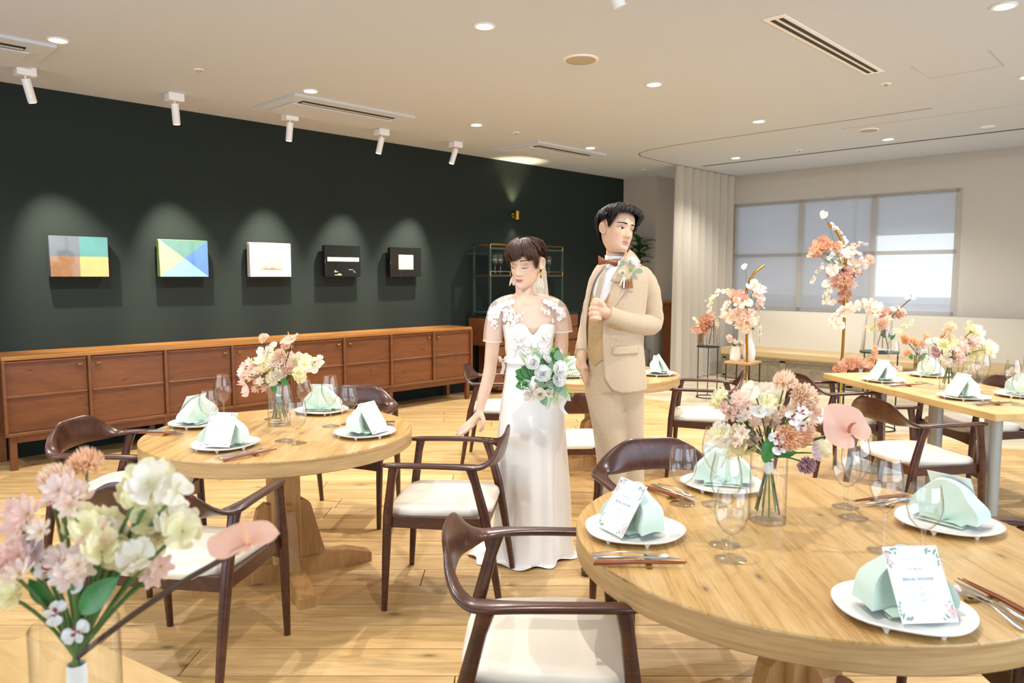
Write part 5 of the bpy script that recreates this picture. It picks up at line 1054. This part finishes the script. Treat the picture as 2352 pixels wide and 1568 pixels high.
for q in (-1, 1):
    xs = [q*(.017+.030*i/9) for i in range(10)]
    o = hb.patch([(x, .470-.018*math.sin(PI*i/9)+.010*(i/9)-.0035*math.sin(PI*(i+.4)/9.8), .470-.018*math.sin(PI*i/9)+.010*(i/9)+.0095*math.sin(PI*(i+.6)/10)) for i, x in enumerate(xs)], .0022, 4).tf(HB).build('eyelashes', M['lash'], bride)
    xs = [q*(.014+.036*i/9) for i in range(10)]
    hb.patch([(x, .610+.030*math.sin(PI*.55*i/9)-.028*(i/9)-.004, .610+.030*math.sin(PI*.55*i/9)-.028*(i/9)+.020*(1-.65*i/9)) for i, x in enumerate(xs)], .0014, 4).tf(HB).build('eyebrow', M['brow_b'], bride)
def ends_b(az):
    a = math.atan2(math.sin(az), math.cos(az)); f = abs(a)
    if f < .95: return .655+.03*math.sin(7*a)-.055*smooth01((-a+.1)/.7)+.08*g2(a-.45, .16)
    if f < 1.32: return .66+(.42-.66)*smooth01((f-.95)/.25)
    if f < 2.0: return .42+(.66-.42)*smooth01((f-1.32)/.10)*(1-smooth01((f-1.85)/.15))
    return .32-.10*smooth01((f-1.9)/.8)
hairmesh(hb, HB, ends_b, 460, .0135, 5, sweep=.9, wid=.0075).build('hair', M['hair_b'], bride, angle=60)
# earrings
M['feather'] = petalm('white_feather', 'f5efe6'); FEA = leafmesh(1, .16, .1, name='feather', m=M['feather'], fold=.1)
for q in (-1, 1):
    p = HB @ Vector((q*.072, .004, .31*hb.HH)); t = MB().lathe([(.004, 0), (.006, -.006), (.004, -.03), (.002, -.034)], 8, tuple(p)).build('earring', M['brass'], bride)
    for k in range(7): inst(FEA, 'feather', t, p+Vector((0, 0, -.03)), (-PI/2-.1+.25*math.sin(k*2.1), .5*math.sin(k*1.7), k*.9), .05+.006*(k % 3))
# bodice, sheer top, sleeves
M['satin'] = mat('ivory_satin', 'faf8f5', .38, sheen=.2, spec=.4); M['lace'] = mat('white_lace', 'f8f6f3', .8); M['tulle'] = sheer('illusion_tulle', 'fbf6f2', .30)
def zn(i, n): return 2*PI*i/n
def bod(u, v):
    a = 2*PI*u; aa = math.atan2(math.sin(a), math.cos(a)); top = 742+26*g2(aa-.12, .22)-3*math.cos(2*aa)+(10 if abs(aa) > 1.9 else 0)*smooth01((abs(aa)-1.9)/.4)
    py = 826+(top-826)*v; cx, hw, b = sinterp(py, TBR); c = B(cx, py); k = 1.0; off = .009+.0025*math.sin(9*a+py*.2)*g2(py-800, 22)
    return (c.x+(hw*sB+off)*math.sin(a), c.y-(b+off)*math.cos(a), c.z)
MB().grid(bod, 81, 18).build('bodice', M['satin'], bride)
def tul(u, v):
    a = 2*PI*u; py = 690+(750-690)*v; cx, hw, b = sinterp(py, TBR); c = B(cx, py); return (c.x+(hw*sB+.012)*math.sin(a), c.y-(b+.0115)*math.cos(a), c.z)
MB().grid(tul, 61, 10).build('illusion_top', M['tulle'], bride)
nk = [tul(i/60, .0) for i in range(61)]; MB().tube(nk, .0022, 6).build('neckline_edge', M['tulle'], bride)
for P_, R_ in (([(1194, 690, .012), (1178, 694, .01), (1160, 701, .004), (1145, 712, 0), (1138, 732, 0), (1133, 757, 0), (1131, 784, 0)], [.033, .041, .0455, .0475, .047, .046, .046]), ([(1222, 690, .012), (1240, 694, .01), (1264, 701, .004), (1280, 712, 0), (1287, 728, 0), (1291, 745, 0), (1292, 762, 0)], [.033, .041, .0455, .0475, .047, .047, .049])):
    m_ = MB(); P2 = catmull([B(*q) for q in P_], 4); m_.tube(P2, [interp(i/4., [(k, r) for k, r in enumerate(R_)])[0] for i in range(len(P2))], 22, cap=False); s_ = m_.build('sleeve', M['tulle'], bride)
    e = P2[-1]; t = (P2[-1]-P2[-3]).normalized(); MB().tube([e-t*.004, e], R_[-1]+.0012, 22, cap=False).build('sleeve_hem', M['lace'], s_)
LACE = FB['round']; rl = random.Random(8); PM['lace'] = petalm('lace_white', 'f8f6f3', None, .15); LLEAF = leafmesh(1, .3, .05, name='lace_leaf', m=M['lace'], fold=.05)
def lace_at(px, py, size, arm=None, leaf=False):
    cx, hw, b = sinterp(py, TBR); c = B(cx, py); x = B(px, py).x-c.x; q = max(-.97, min(.97, x/(hw*sB+.012))); y = -(b+.014)*math.sqrt(1-q*q); p = Vector((c.x+x, c.y+y, c.z)); n = Vector((q*.9, -math.sqrt(1-q*q)*1.0, .15))
    if arm is not None: p = B(px, py); p.y = -math.sqrt(max(.0002, .053**2-(p.x-arm)**2)); n = Vector(((p.x-arm)/.05, p.y/.05, .1))
    if leaf: inst(LLEAF, 'lace_leaf', bride, p, face(n, rl.uniform(0, 6)), size)
    else: inst(LACE, 'lace_flower', bride, p, face(n, rl.uniform(0, 6)), (size, size, size*.35), PM['lace'])
for px, py, s_ in ((1158, 704, .020), (1170, 700, .017), (1150, 716, .020), (1163, 716, .022), (1176, 712, .016), (1172, 727, .020), (1160, 730, .017), (1186, 726, .013), (1180, 737, .014), (1193, 722, .009), (1168, 742, .012), (1262, 703, .018), (1270, 712, .020), (1258, 716, .014), (1275, 724, .016), (1250, 712, .009), (1268, 735, .013), (1244, 708, .008)): lace_at(px, py, s_)
for px, py, s_ in ((1190, 732, .016), (1198, 718, .016), (1184, 716, .016), (1178, 747, .016), (1170, 750, .014), (1243, 702, .014), (1251, 720, .016), (1272, 745, .015), (1265, 747, .015), (1197, 728, .014)): lace_at(px, py, s_, leaf=True)
ax = B(1137, 730).x
for px, py, s_ in ((1132, 712, .018), (1140, 722, .018), (1128, 728, .016), (1136, 738, .013), (1143, 712, .018), (1126, 718, .012)): lace_at(px, py, s_, ax)
for px, py, s_ in ((1133, 748, .016), (1138, 755, .016), (1130, 742, .014), (1142, 744, .014)): lace_at(px, py, s_, ax, True)
ax = B(1288, 728).x
for px, py, s_ in ((1284, 712, .018), (1291, 722, .016), (1283, 730, .013)): lace_at(px, py, s_, ax)
for px, py, s_ in ((1150, 700, .020), (1164, 695, .019), (1176, 692, .015), (1140, 708, .018), (1156, 707, .019), (1262, 696, .018), (1252, 692, .014), (1272, 702, .019), (1282, 710, .016)):
    p = B(px, py); inst(LACE, 'lace_flower', bride, Vector((p.x, -.044, p.z)), face((0, -1, .6), rl.uniform(0, 6)), (s_, s_, s_*.35), PM['lace'])
for i in range(26):   # tone-on-tone appliqué over the bodice
    px = rl.uniform(1172, 1262); py = rl.uniform(765, 812)
    if py > 745+30*g2((px-1225)/40, 1): lace_at(px, py, rl.uniform(.010, .018))
# skirt
TS = [(822, 1214, 49, .082), (845, 1219, 57, .098), (870, 1224, 65, .115), (920, 1222, 72, .135), (1000, 1219, 79, .16), (1080, 1218, 82, .175), (1150, 1218, 85, .185), (1220, 1216, 90, .195), (1265, 1212, 100, .205), (1300, 1204, 114, .215), (1322, 1198, 126, .225)]
def skirt(u, v):
    a = 2*PI*u; py = 822+(1320-822)*v; cx, hw, b = sinterp(py, TS); c = B(cx, py); k = smooth01((py-880)/300); q = smooth01((py-1250)/60)
    rip = k*(.013*math.sin(5*a+.8)+.010*math.sin(8*a+2.2+1.2*v)+.006*math.sin(13*a+1))+q*.014*math.sin(9*a+2)
    x = (hw*sB+rip)*math.sin(a); y = -(b*(1.0 if math.cos(a) > 0 else 1.0+.9*k*k)+rip)*math.cos(a)+.03*k
    z = max(.004+.006*(1+math.sin(9*a)), c.z+.005)
    if v > .97: x *= 1+.04*math.sin(7*a); y *= 1+.03*math.sin(6*a)
    return (c.x+x, y+.02, z)
MB().grid(skirt, 121, 60).build('skirt', M['satin'], bride, angle=180)
MB().rings([ringB(py, 1.0, .0125, 48) for py in (818, 822, 828, 831)]).build('waistband', M['satin'], bride)
bw = MB()
for s_, L_ in ((-1, 1), (1, .8)): bw.grid(lambda u, v: tuple(B(1155+s_*11*L_*math.sin(PI*u*.5), 826+7*math.sin(2*PI*v)*math.sin(PI*u)-3*u, .03+.014*math.cos(2*PI*v)*math.sin(PI*u))), 8, 9)
bw.grid(lambda u, v: tuple(B(1150+8*u+3*math.sin(4*v), 829+30*v, .03+.01*u)), 4, 8); bw.build('waist_bow', M['satin'], bride)
# veil
M['veil'] = sheer('veil_tulle', 'f8f2e8', .72)
def veil(u, v):
    a = -1.2+2.4*u; py = 588+(735-588)*v; w = 24+16*v**.6; c = B(1222+2*v, py, .085+.06*v); r = w*sB; f = .006*v*math.sin(26*u)+.003*math.sin(55*u)*v
    return (c.x+(r+f)*math.sin(a)*1.15, c.y+(.055+.05*v+f)*math.cos(a)-.0, c.z)
MB().grid(veil, 70, 24).build('veil', M['veil'], bride, angle=180)
MB().box(tuple(B(1229, 588, .085)), (.06, .02, .015), bev=.004).build('veil_comb', M['satin'], bride)
# bouquet, held in front of the waist
bq = B(1245, 845, -.26); bqw = B.o+RT*bq.x+FH*bq.y+Vector((0, 0, bq.z)); dB = 3.60-.26
A = Arr('bouquet', 'bridal bouquet of white roses and green leaves held at the waist', 'bouquet', tuple(bqw), tuple(bqw+Vector((0, 0, -.02))), dB, 51)
for px, py, s_ in ((1247, 858, .040), (1285, 848, .040), (1282, 872, .034), (1225, 832, .036), (1240, 905, .030)): A.put('rose', 'white' if py != 905 else 'cream', px, py, s_, -.05+s_*.2, cam_d+up*.25+RT*((px-1250)/90), stem=False)
for px, py, s_ in ((1212, 898, .028), (1216, 908, .026), (1220, 888, .024), (1208, 880, .024), (1283, 900, .024), (1225, 902, .024)): A.put('pea', 'white' if py < 900 else 'cream', px, py, s_, -.03, stem=False)
A.cluster('carn', ['white', 'white'], 1262, 815, 26, 12, 6, .018, .02); A.cluster('round', ['white', 'cream'], 1275, 830, 26, 16, 12, .014, .03); A.cluster('round', ['white'], 1225, 850, 22, 20, 8, .013, .03); A.cluster('round', ['white'], 1268, 880, 26, 18, 9, .013, .03); A.cluster('bud', ['white'], 1290, 825, 18, 16, 5, .007)
rq = random.Random(5)
for px, py, qx, qy, L_ in ((1222, 865, 1196, 838, .07), (1215, 865, 1182, 850, .07), (1220, 872, 1178, 862, .075), (1218, 880, 1190, 886, .07), (1222, 860, 1200, 828, .06), (1230, 862, 1212, 838, .06)): A.leaf(px, py, L_, qx, qy, -.03, OVAL, M['leafg'])
for i in range(16):
    a_ = rq.uniform(0, 6.28); px, py = 1262+rq.uniform(-28, 28), 868+rq.uniform(-42, 40); A.leaf(px, py, rq.uniform(.035, .055), px+20*math.cos(a_), py+20*math.sin(a_), -.04, OVAL)
for i in range(10):
    a_ = rq.uniform(0, 6.28); px, py = 1250+rq.uniform(-30, 30), 866+rq.uniform(-40, 40); A.leaf(px, py, rq.uniform(.05, .07), px+24*math.cos(a_), py+24*math.sin(a_), .0, OVAL, M['leafg'])
for px, py, qx, qy, L_ in ((1290, 845, 1325, 822, .09), (1292, 858, 1335, 850, .09), (1285, 885, 1312, 905, .08), (1240, 815, 1222, 800, .06), (1215, 835, 1198, 815, .07), (1262, 905, 1258, 930, .07), (1278, 895, 1275, 925, .07), (1290, 895, 1308, 920, .06), (1265, 812, 1275, 790, .06), (1290, 838, 1305, 812, .07), (1230, 885, 1240, 915, .06)): A.leaf(px, py, L_, qx, qy, -.02, FERN)
h_ = A.t; P_ = [A.pos(1255, 862, .0)-A.base, A.pos(1262, 905, .03)-A.base]; MB().tube(P_, [.016, .013], 12).build('handle', M['ribbon_w'], h_)
for k, pts in enumerate(([(1285, 895), (1297, 915), (1290, 935), (1302, 952)], [(1290, 890), (1302, 905), (1306, 920)])):
    P_ = catmull([A.pos(px, py, .02) for px, py in pts], 5); rb = MB(); rb.rings([[tuple(p-A.base-RT*.011+UPW*.002), tuple(p-A.base+RT*.011-UPW*.002)] for p in P_], closed=False); rb.build('ribbon', M['ribbon_w'], h_)
# ------------------------------------------------------------------ groom
G = Loc(1415, 3.50); groom = thing('person', 'person in beige three-piece suit and brown bow tie, holding the lapel', 'person', tuple(G.o), YAW-PI/2); sG = 3.50/1704
TG = [(598, 1418, 26, .060), (612, 1424, 46, .072), (624, 1424, 57, .085), (640, 1422, 64, .100), (670, 1417, 66, .112), (705, 1413, 66, .115), (750, 1411, 65, .110), (790, 1410, 63, .108), (830, 1411, 64, .112), (870, 1413, 64, .118), (895, 1414, 63, .118)]
def surfG(px, py, off=0, k=1.0):
    cx, hw, b = sinterp(py, TG); c = G(cx, py); x = G(px, py).x-c.x; q = max(-.98, min(.98, x/(hw*sG*k))); return Vector((c.x+x, c.y-(b*k)*math.sqrt(1-q*q)-off, c.z))
def gridG(poly4, nu, nv, off, k=1.0):
    (ax_, ay_), (bx_, by_), (cx_, cy_), (dx_, dy_) = poly4
    def f(u, v):
        x0, y0 = ax_+(bx_-ax_)*u, ay_+(by_-ay_)*u; x1, y1 = dx_+(cx_-dx_)*u, dy_+(cy_-dy_)*u; return tuple(surfG(x0+(x1-x0)*v, y0+(y1-y0)*v, off, k))
    return f
def ringG(py, k=1.0, off=0, n=44):
    cx, hw, b = sinterp(py, TG); c = G(cx, py); return [(c.x+(hw*sG*k+off)*math.sin(zn(i, n)), c.y-(b*k+off)*math.cos(zn(i, n)), c.z) for i in range(n)]
sk = MB(); sk.rings([ringG(py, .90) for py in (602, 612, 624, 640, 670, 705, 750, 790, 830, 870, 895)])
limb(sk, [G(1416, 562, .05), G(1416, 580, .035), G(1418, 596, .02), G(1420, 612, .01)], [.046, .050, .056, .075])
limb(sk, [G(1430, 610, .02), G(1460, 627, .02), G(1484, 650, .02), G(1494, 700, .03), G(1494, 742, .03), G(1450, 740, -.10), G(1400, 722, -.15), G(1388, 716, -.155)], [.045, .045, .042, .038, .032, .030, .026, .026])
limb(sk, [G(1410, 610, .02), G(1385, 625, .02), G(1372, 650, .03), G(1360, 705, .045), G(1348, 760, .05), G(1336, 808, .0), G(1335, 835, -.02)], [.045, .045, .036, .032, .028, .024, .024])
# right hand: fist on the lapel
limb(sk, [G(1392, 717, -.155), G(1381, 713, -.16), G(1372, 711, -.165)], [.030, .038, .034], flat=.75)
for i, (y0, x0) in enumerate(((696, 1366), (707.5, 1362), (719, 1361), (730, 1364))): limb(sk, [G(1380, y0+2, -.175), G(x0, y0, -.198), G(x0-6, y0+2, -.175), G(x0-2, y0+5, -.15), G(x0+9, y0+6, -.145)], [.0105, .0100, .0098, .0092, .008], 10)
limb(sk, [G(1388, 705, -.175), G(1380, 695, -.19), G(1370, 689, -.19), G(1361, 690, -.18)], [.015, .0135, .012, .0085], 10)
# left hand, thumb outside the trouser pocket
limb(sk, [G(1334, 830, -.02), G(1340, 850, -.04)], [.026, .030], flat=.7)
for i in range(4): limb(sk, [G(1335+4*i, 848, -.05+.012*i), G(1340+4*i, 866, -.05+.012*i), G(1345+4*i, 880, -.04+.012*i)], [.010, .0095, .008], 10)
limb(sk, [G(1329, 828, -.04), G(1326, 838, -.05), G(1329, 848, -.055)], [.012, .0105, .008], 10)
for P_, R_ in (([(1382, 880, 0), (1398, 980, .0), (1404, 1080, .0), (1402, 1200, .0), (1402, 1300, .0)], [.055, .05, .042, .038, .034]), ([(1438, 880, 0.02), (1444, 980, .04), (1449, 1080, .05), (1452, 1200, .06), (1452, 1300, .06)], [.055, .05, .042, .038, .034])): limb(sk, [G(*q) for q in P_], R_)
hg = Head(male=True, jaw=1.03); KG = .985
HG = Matrix.Translation(G(1431, 580, -.065)) @ Matrix.Rotation(math.radians(29), 4, 'Z') @ Matrix.Rotation(math.radians(0), 4, 'X') @ Matrix.Rotation(math.radians(11), 4, 'Y') @ Matrix.Translation((0, .078*KG, 0)) @ Matrix.Scale(KG, 4)
SKG = dict(skin=lin('e7bb9c'), lip=lin('c0756f'), shadow=lin('d0a080'), blush=lin('e3a083'), beard=lin('b59a86'), bk=.45)
person_body(groom, sk, hg, HG, SKG, M['skin_g'], .0042)
M['eye_white'] = mat('eye_white', 'efe9e4', .25); M['iris'] = mat('dark_iris', '1d120d', .15); M['hair_g'] = hair_mat('black_hair', '120d0b', '2c221c'); M['brow_g'] = mat('black_eyebrow', '2a201b', .8)
for q in (-1, 1):
    N = 11; xs = [q*(.0165+.030*i/(N-1)) for i in range(N)]; lo = lambda i: .490-.012*math.sin(PI*i/(N-1))+.012*i/(N-1); hi = lambda i: .490+.026*math.sin(PI*min(1, (i+.3)/(N-.6)))**.8+.012*i/(N-1)
    e = hg.patch([(x, lo(i), hi(i)) for i, x in enumerate(xs)], .0012, 6).tf(HG).build('eye', M['eye_white'], groom)
    ic = (5 if q > 0 else 3.4)+.7; ii = [ic-1.6+3.2*k/8 for k in range(9)]
    hg.patch([(q*(.0165+.030*i/(N-1)), max(lo(i), .5035-.027*math.sqrt(max(0, 1-((i-ic)/1.6)**2))), min(hi(i)-.002, .5035+.027*math.sqrt(max(0, 1-((i-ic)/1.6)**2)))) for i in ii], .0026, 5).tf(HG).build('iris', M['iris'], e)
    hg.patch([(x, hi(i)-.003, hi(i)+.007) for i, x in enumerate(xs)], .0016, 4).tf(HG).build('eyelid_line', M['brow_g'], e)
    xs = [q*(.013+.040*i/9) for i in range(10)]
    hg.patch([(x, .592+.034*math.sin(PI*.6*i/9)-.030*(i/9)-.006, .592+.034*math.sin(PI*.6*i/9)-.030*(i/9)+.030*(1-.75*i/9)) for i, x in enumerate(xs)], .0014, 4).tf(HG).build('eyebrow', M['brow_g'], groom)
def ends_g(az):
    a = math.atan2(math.sin(az), math.cos(az)); f = abs(a)
    if f < .75: return .835-.03*f
    if f < 1.32: return .81+(.50-.81)*smooth01((f-.75)/.5)
    if f < 2.0: return .50+(.66-.50)*smooth01((f-1.32)/.10)*(1-smooth01((f-1.85)/.15))
    return .36-.12*smooth01((f-1.9)/.8)
hairmesh(hg, HG, ends_g, 460, .017, 9, sweep=-1.0, wid=.0085, lift=lambda az, h: .020*smooth01((math.cos(az)+.3)/1.0)*smooth01((h-.70)/.15)).build('hair', M['hair_g'], groom, angle=60)
# clothes
M['suit'] = mat('beige_wool', 'c8b092', .85, var=.06, vscale=90, bump=.15, bscale=700, bdist=.002, sheen=.15); M['vest'] = mat('tan_wool', 'bd9c6e', .85, var=.05, vscale=90, bump=.15, bscale=700, bdist=.002); M['shirt'] = mat('white_shirt', 'f2f3f6', .7); M['rust'] = mat('rust_satin', '8c4f1f', .45, sheen=.3); M['shoe'] = mat('brown_leather', '3c2a1e', .3, coat=.3); M['button'] = mat('tan_button', 'a9824f', .4)
MB().rings([ringG(py, .93, .004) for py in (600, 612, 624, 640, 670, 705, 720)]).build('shirt', M['shirt'], groom)
def collar(u, v): a = -2.6+5.2*u; c = G(1421, 598-12*v+3*math.cos(a), .02); r = .064-.002*v; return (c.x+r*math.sin(a)*1.02+.0, c.y-r*math.cos(a)-.002, c.z)
MB().grid(lambda u, v: collar(.02+.96*u, v), 40, 4).build('collar_stand', M['shirt'], groom)
for pl in (((1388, 586), (1391, 604), (1401, 608), (1402, 596)), ((1404, 598), (1407, 608), (1432, 616), (1438, 588))):
    MB().grid(lambda u, v: (lambda p: (p[0], p[1]-.012, p[2]))(tuple(G(pl[0][0]+(pl[3][0]-pl[0][0])*u+((pl[1][0]-pl[0][0])*(1-u)+(pl[2][0]-pl[3][0])*u)*v, pl[0][1]+(pl[3][1]-pl[0][1])*u+((pl[1][1]-pl[0][1])*(1-u)+(pl[2][1]-pl[3][1])*u)*v, -.058+.05*u))), 6, 5).build('collar_wing', M['shirt'], groom)
def vestf(u, v):
    a = -2.2+3.3*u; top = 700-90*smooth01((abs(a+.75)-.05)/.85); bot = 826+9*math.cos(7*(a+.9))*g2(a+.9, .5); py = bot+(top-bot)*v; cx, hw, b = sinterp(py, TG); c = G(cx, py); return (c.x+(hw*sG*.95+.006)*math.sin(a), c.y-(b*.95+.007)*math.cos(a), c.z)
vest = MB().grid(vestf, 60, 26).build('waistcoat', M['vest'], groom)
for px, py in ((1363, 727), (1358, 750), (1354, 775), (1351, 800)): p = surfG(px+4, py, .004, .96); inst(MB().lathe([(.001, .004), (.005, .003), (.0065, 0)], 12).mesh('button', M['button']), 'button', vest, p, face((-.6, -1, 0)))
def jack(u, v):
    py = 606+(893-606)*v; d = math.radians
    hi = interp(py, [(606, d(14)), (640, d(-2)), (700, d(-26)), (760, d(-29)), (860, d(-26)), (893, d(-12))])[0]; lo = interp(py, [(606, d(-48)), (650, d(-62)), (700, d(-68)), (780, d(-76)), (893, d(-88))])[0]
    a = hi+(2*PI+lo-hi)*u; cx, hw, b = sinterp(py, TG); c = G(cx, py); fl = 1+.0*u+.04*smooth01((py-800)/90); dz = .010*smooth01((.06-u)/.06)*smooth01((py-870)/20)
    r = .010+.003*math.sin(6*a)*smooth01((py-760)/80)+.004*g2(py-745, 20)*math.sin(3*a)
    return (c.x+(hw*sG*fl+r)*math.sin(a), c.y-(b*fl+r)*math.cos(a), c.z+dz)
J = MB().grid(jack, 110, 60); jo = J.build('jacket', M['suit'], groom, angle=180); sm = jo.modifiers.new('s', 'SOLIDIFY'); sm.thickness = .004; sm.offset = -1
def sleeve(P_, R_, nm='sleeve'):
    m_ = MB(); P2 = catmull([G(*q) for q in P_], 5); rr = [interp(i/5., [(k, r) for k, r in enumerate(R_)])[0]*(1+.025*math.sin(i*1.9)) for i in range(len(P2))]; m_.tube(P2, rr, 26); v, f = m_.v, m_.f; return m_.build(nm, M['suit'], jo, angle=75)
sleeve([(1456, 624, .015), (1475, 637, .02), (1488, 666, .03), (1496, 710, .035), (1497, 742, .03), (1470, 745, -.06), (1432, 736, -.125), (1396, 722, -.155)], [.040, .052, .057, .053, .052, .049, .044, .040])
sleeve([(1392, 622, .015), (1381, 636, .02), (1373, 666, .03), (1362, 710, .045), (1351, 760, .05), (1339, 806, .01), (1337, 815, -.01)], [.040, .048, .051, .050, .046, .038, .036])
for i in range(4): p = G(1401+7.5*i, 749+2.5*i, -.175); inst(MB().lathe([(.001, .004), (.005, .003), (.0058, 0)], 12).mesh('sleeve_button', M['button']), 'sleeve_button', jo, p, face((-.1, -1, -.5)))
for nm, poly, off in (('lapel', ((1436, 612), (1462, 612), (1440, 650), (1400, 645)), .019), ('lapel', ((1400, 640), (1440, 650), (1392, 718), (1379, 728)), .0175), ('lapel', ((1390, 604), (1372, 640), (1358, 690), (1362, 700)), .017), ('pocket_flap', ((1401, 791), (1460, 790), (1460, 806), (1399, 808)), .0205), ('breast_pocket_welt', ((1414, 659), (1446, 657), (1446, 668), (1416, 670)), .0145)):
    o = MB().grid(gridG(poly, 8, 8, off), 10, 8).build(nm, M['suit'], jo); s_ = o.modifiers.new('s', 'SOLIDIFY'); s_.thickness = .004
cb = MB(); cb.grid(lambda u, v: (lambda c, a, r: (c.x+r*math.sin(a)*1.05, c.y-r*math.cos(a), c.z))(G(1424+2*v, 596+14*v-10*math.cos(.5+4.4*u-2.2)*0, .025), .35+4.6*u, .074+.022*v), 40, 5).build('jacket_collar', M['suit'], jo)
for Q in (((1446, 572, -.005), (1472, 601, -.01), (1460, 612, -.10), (1435, 589, -.078)), ((1435, 588, -.079), (1462, 611, -.108), (1441, 652, -.124), (1402, 645, -.128))):
    q = [G(*k) for k in Q]; o = MB().grid(lambda u, v: tuple((q[0]*(1-u)+q[1]*u)*(1-v)+(q[3]*(1-u)+q[2]*u)*v+Vector((0, -.010*math.sin(PI*u)*math.sin(PI*v), .006*math.sin(PI*u)*(1-v)))), 9, 8).build('lapel', M['suit'], jo); s_ = o.modifiers.new('s', 'SOLIDIFY'); s_.thickness = .005
for k, (xa, xb, xt, yt) in enumerate(((1417, 1430, 1427, 642), (1424, 1438, 1433, 640), (1430, 1444, 1440, 639))): MB().grid(gridG(((xa, 661), (xb, 661), (xt+1.5, yt), (xt-1.5, yt+1)), 6, 6, .026+.003*k), 6, 6).build('pocket_square', M['rust'], groom)
# bow tie
bt = MB()
for s_, ax_ in ((-1, 1.0), (1, 1.05)): bt.grid(lambda u, v: tuple(G(1396+s_*(3+19*ax_*u), 601+.18*s_*19*u+(v-.5)*(9+13*u)+1.5*math.sin(9*v)*u, -.075-.012*math.sin(PI*v)*(1-.4*u)+.012*u)), 9, 9)
bow = bt.build('bow_tie', M['rust'], groom); s_ = bow.modifiers.new('s', 'SOLIDIFY'); s_.thickness = .008
MB().box(tuple(G(1396, 601, -.09)), (.014, .014, .022), bev=.004).build('knot', M['rust'], bow)
# boutonniere
bo = groom
def gp(px, py, off): p = surfG(px, py, off); return p
fl = inst(FB['rose'], 'boutonniere', groom, gp(1444, 606, .035), face((.1, -1, .35)), .030, PM['white']); 
inst(FB['rose'], 'small_rose', groom, gp(1421, 627, .035), face((-.3, -1, .2)), .017, PM['cream'])
for k in range(9): inst(FB['bud'], 'green_berry', groom, gp(1438+1.6*(k % 5), 618+3*(k//5), .035+.003*(k % 2)), face((.3*math.sin(k), -1, .3*math.cos(k*2))), .006, M['fern'])
for px, py, ang, L_ in ((1452, 622, -.1, .034), (1442, 626, -1.2, .030), (1425, 612, 2.0, .03)):
    y = Vector((math.cos(ang), -.1, math.sin(ang))).normalized(); z = Vector((0, -1, .2)); x = y.cross(z).normalized(); z = x.cross(y); inst(OVAL, 'leaf', groom, gp(px, py, .032), Matrix((x, y, z)).transposed().to_euler(), L_, M['euca'])
rb = MB(); rb.grid(lambda u, v: tuple(gp(1421-8*v+3*u, 636+18*v, .03)), 3, 6).grid(lambda u, v: tuple(gp(1423-2*v+3*u, 636+24*v, .032)), 3, 6); rb.build('ribbon', M['ribbon_w'], groom)
# trousers and shoes
tr = MB()
tr.rings([[(p[0], p[1], p[2]) for p in ringG(py, .94, .004)] for py in (815, 840, 870, 895)])
for P_, R_ in (([(1380, 860, 0), (1386, 900, 0), (1396, 980, -.01), (1402, 1060, -.01), (1404, 1150, -.0), (1404, 1240, 0), (1404, 1300, 0)], [.075, .088, .074, .066, .060, .054, .054]), ([(1440, 860, 0), (1440, 900, .02), (1444, 980, .04), (1448, 1060, .05), (1452, 1150, .06), (1454, 1240, .06), (1454, 1300, .06)], [.075, .084, .073, .066, .060, .054, .054])): limb(tr, [G(*q) for q in P_], R_, 24)
v, f = voxel(tr, .009, 5); MB().add(v, f).build('trousers', M['suit'], groom, angle=180)
for c, nm in ((G(1400, 1312, -.02), 'shoe'), (G(1450, 1300, .05), 'shoe')):
    m_ = MB(); d = Vector((-.75, -.66, 0)); sd = Vector((.66, -.75, 0))
    m_.rings([[tuple(Vector((c.x, c.y, 0))+d*t+sd*(w*math.cos(zn(i, 16)))+Vector((0, 0, max(.0, hh*.5+hh*.5*math.sin(zn(i, 16)))))) for i in range(16)] for t, w, hh in ((-.10, .018, .05), (-.085, .034, .085), (-.03, .040, .10), (.05, .042, .075), (.12, .045, .055), (.165, .036, .04), (.185, .012, .022))]); m_.build(nm, M['shoe'], groom)
bpy.context.view_layer.update()
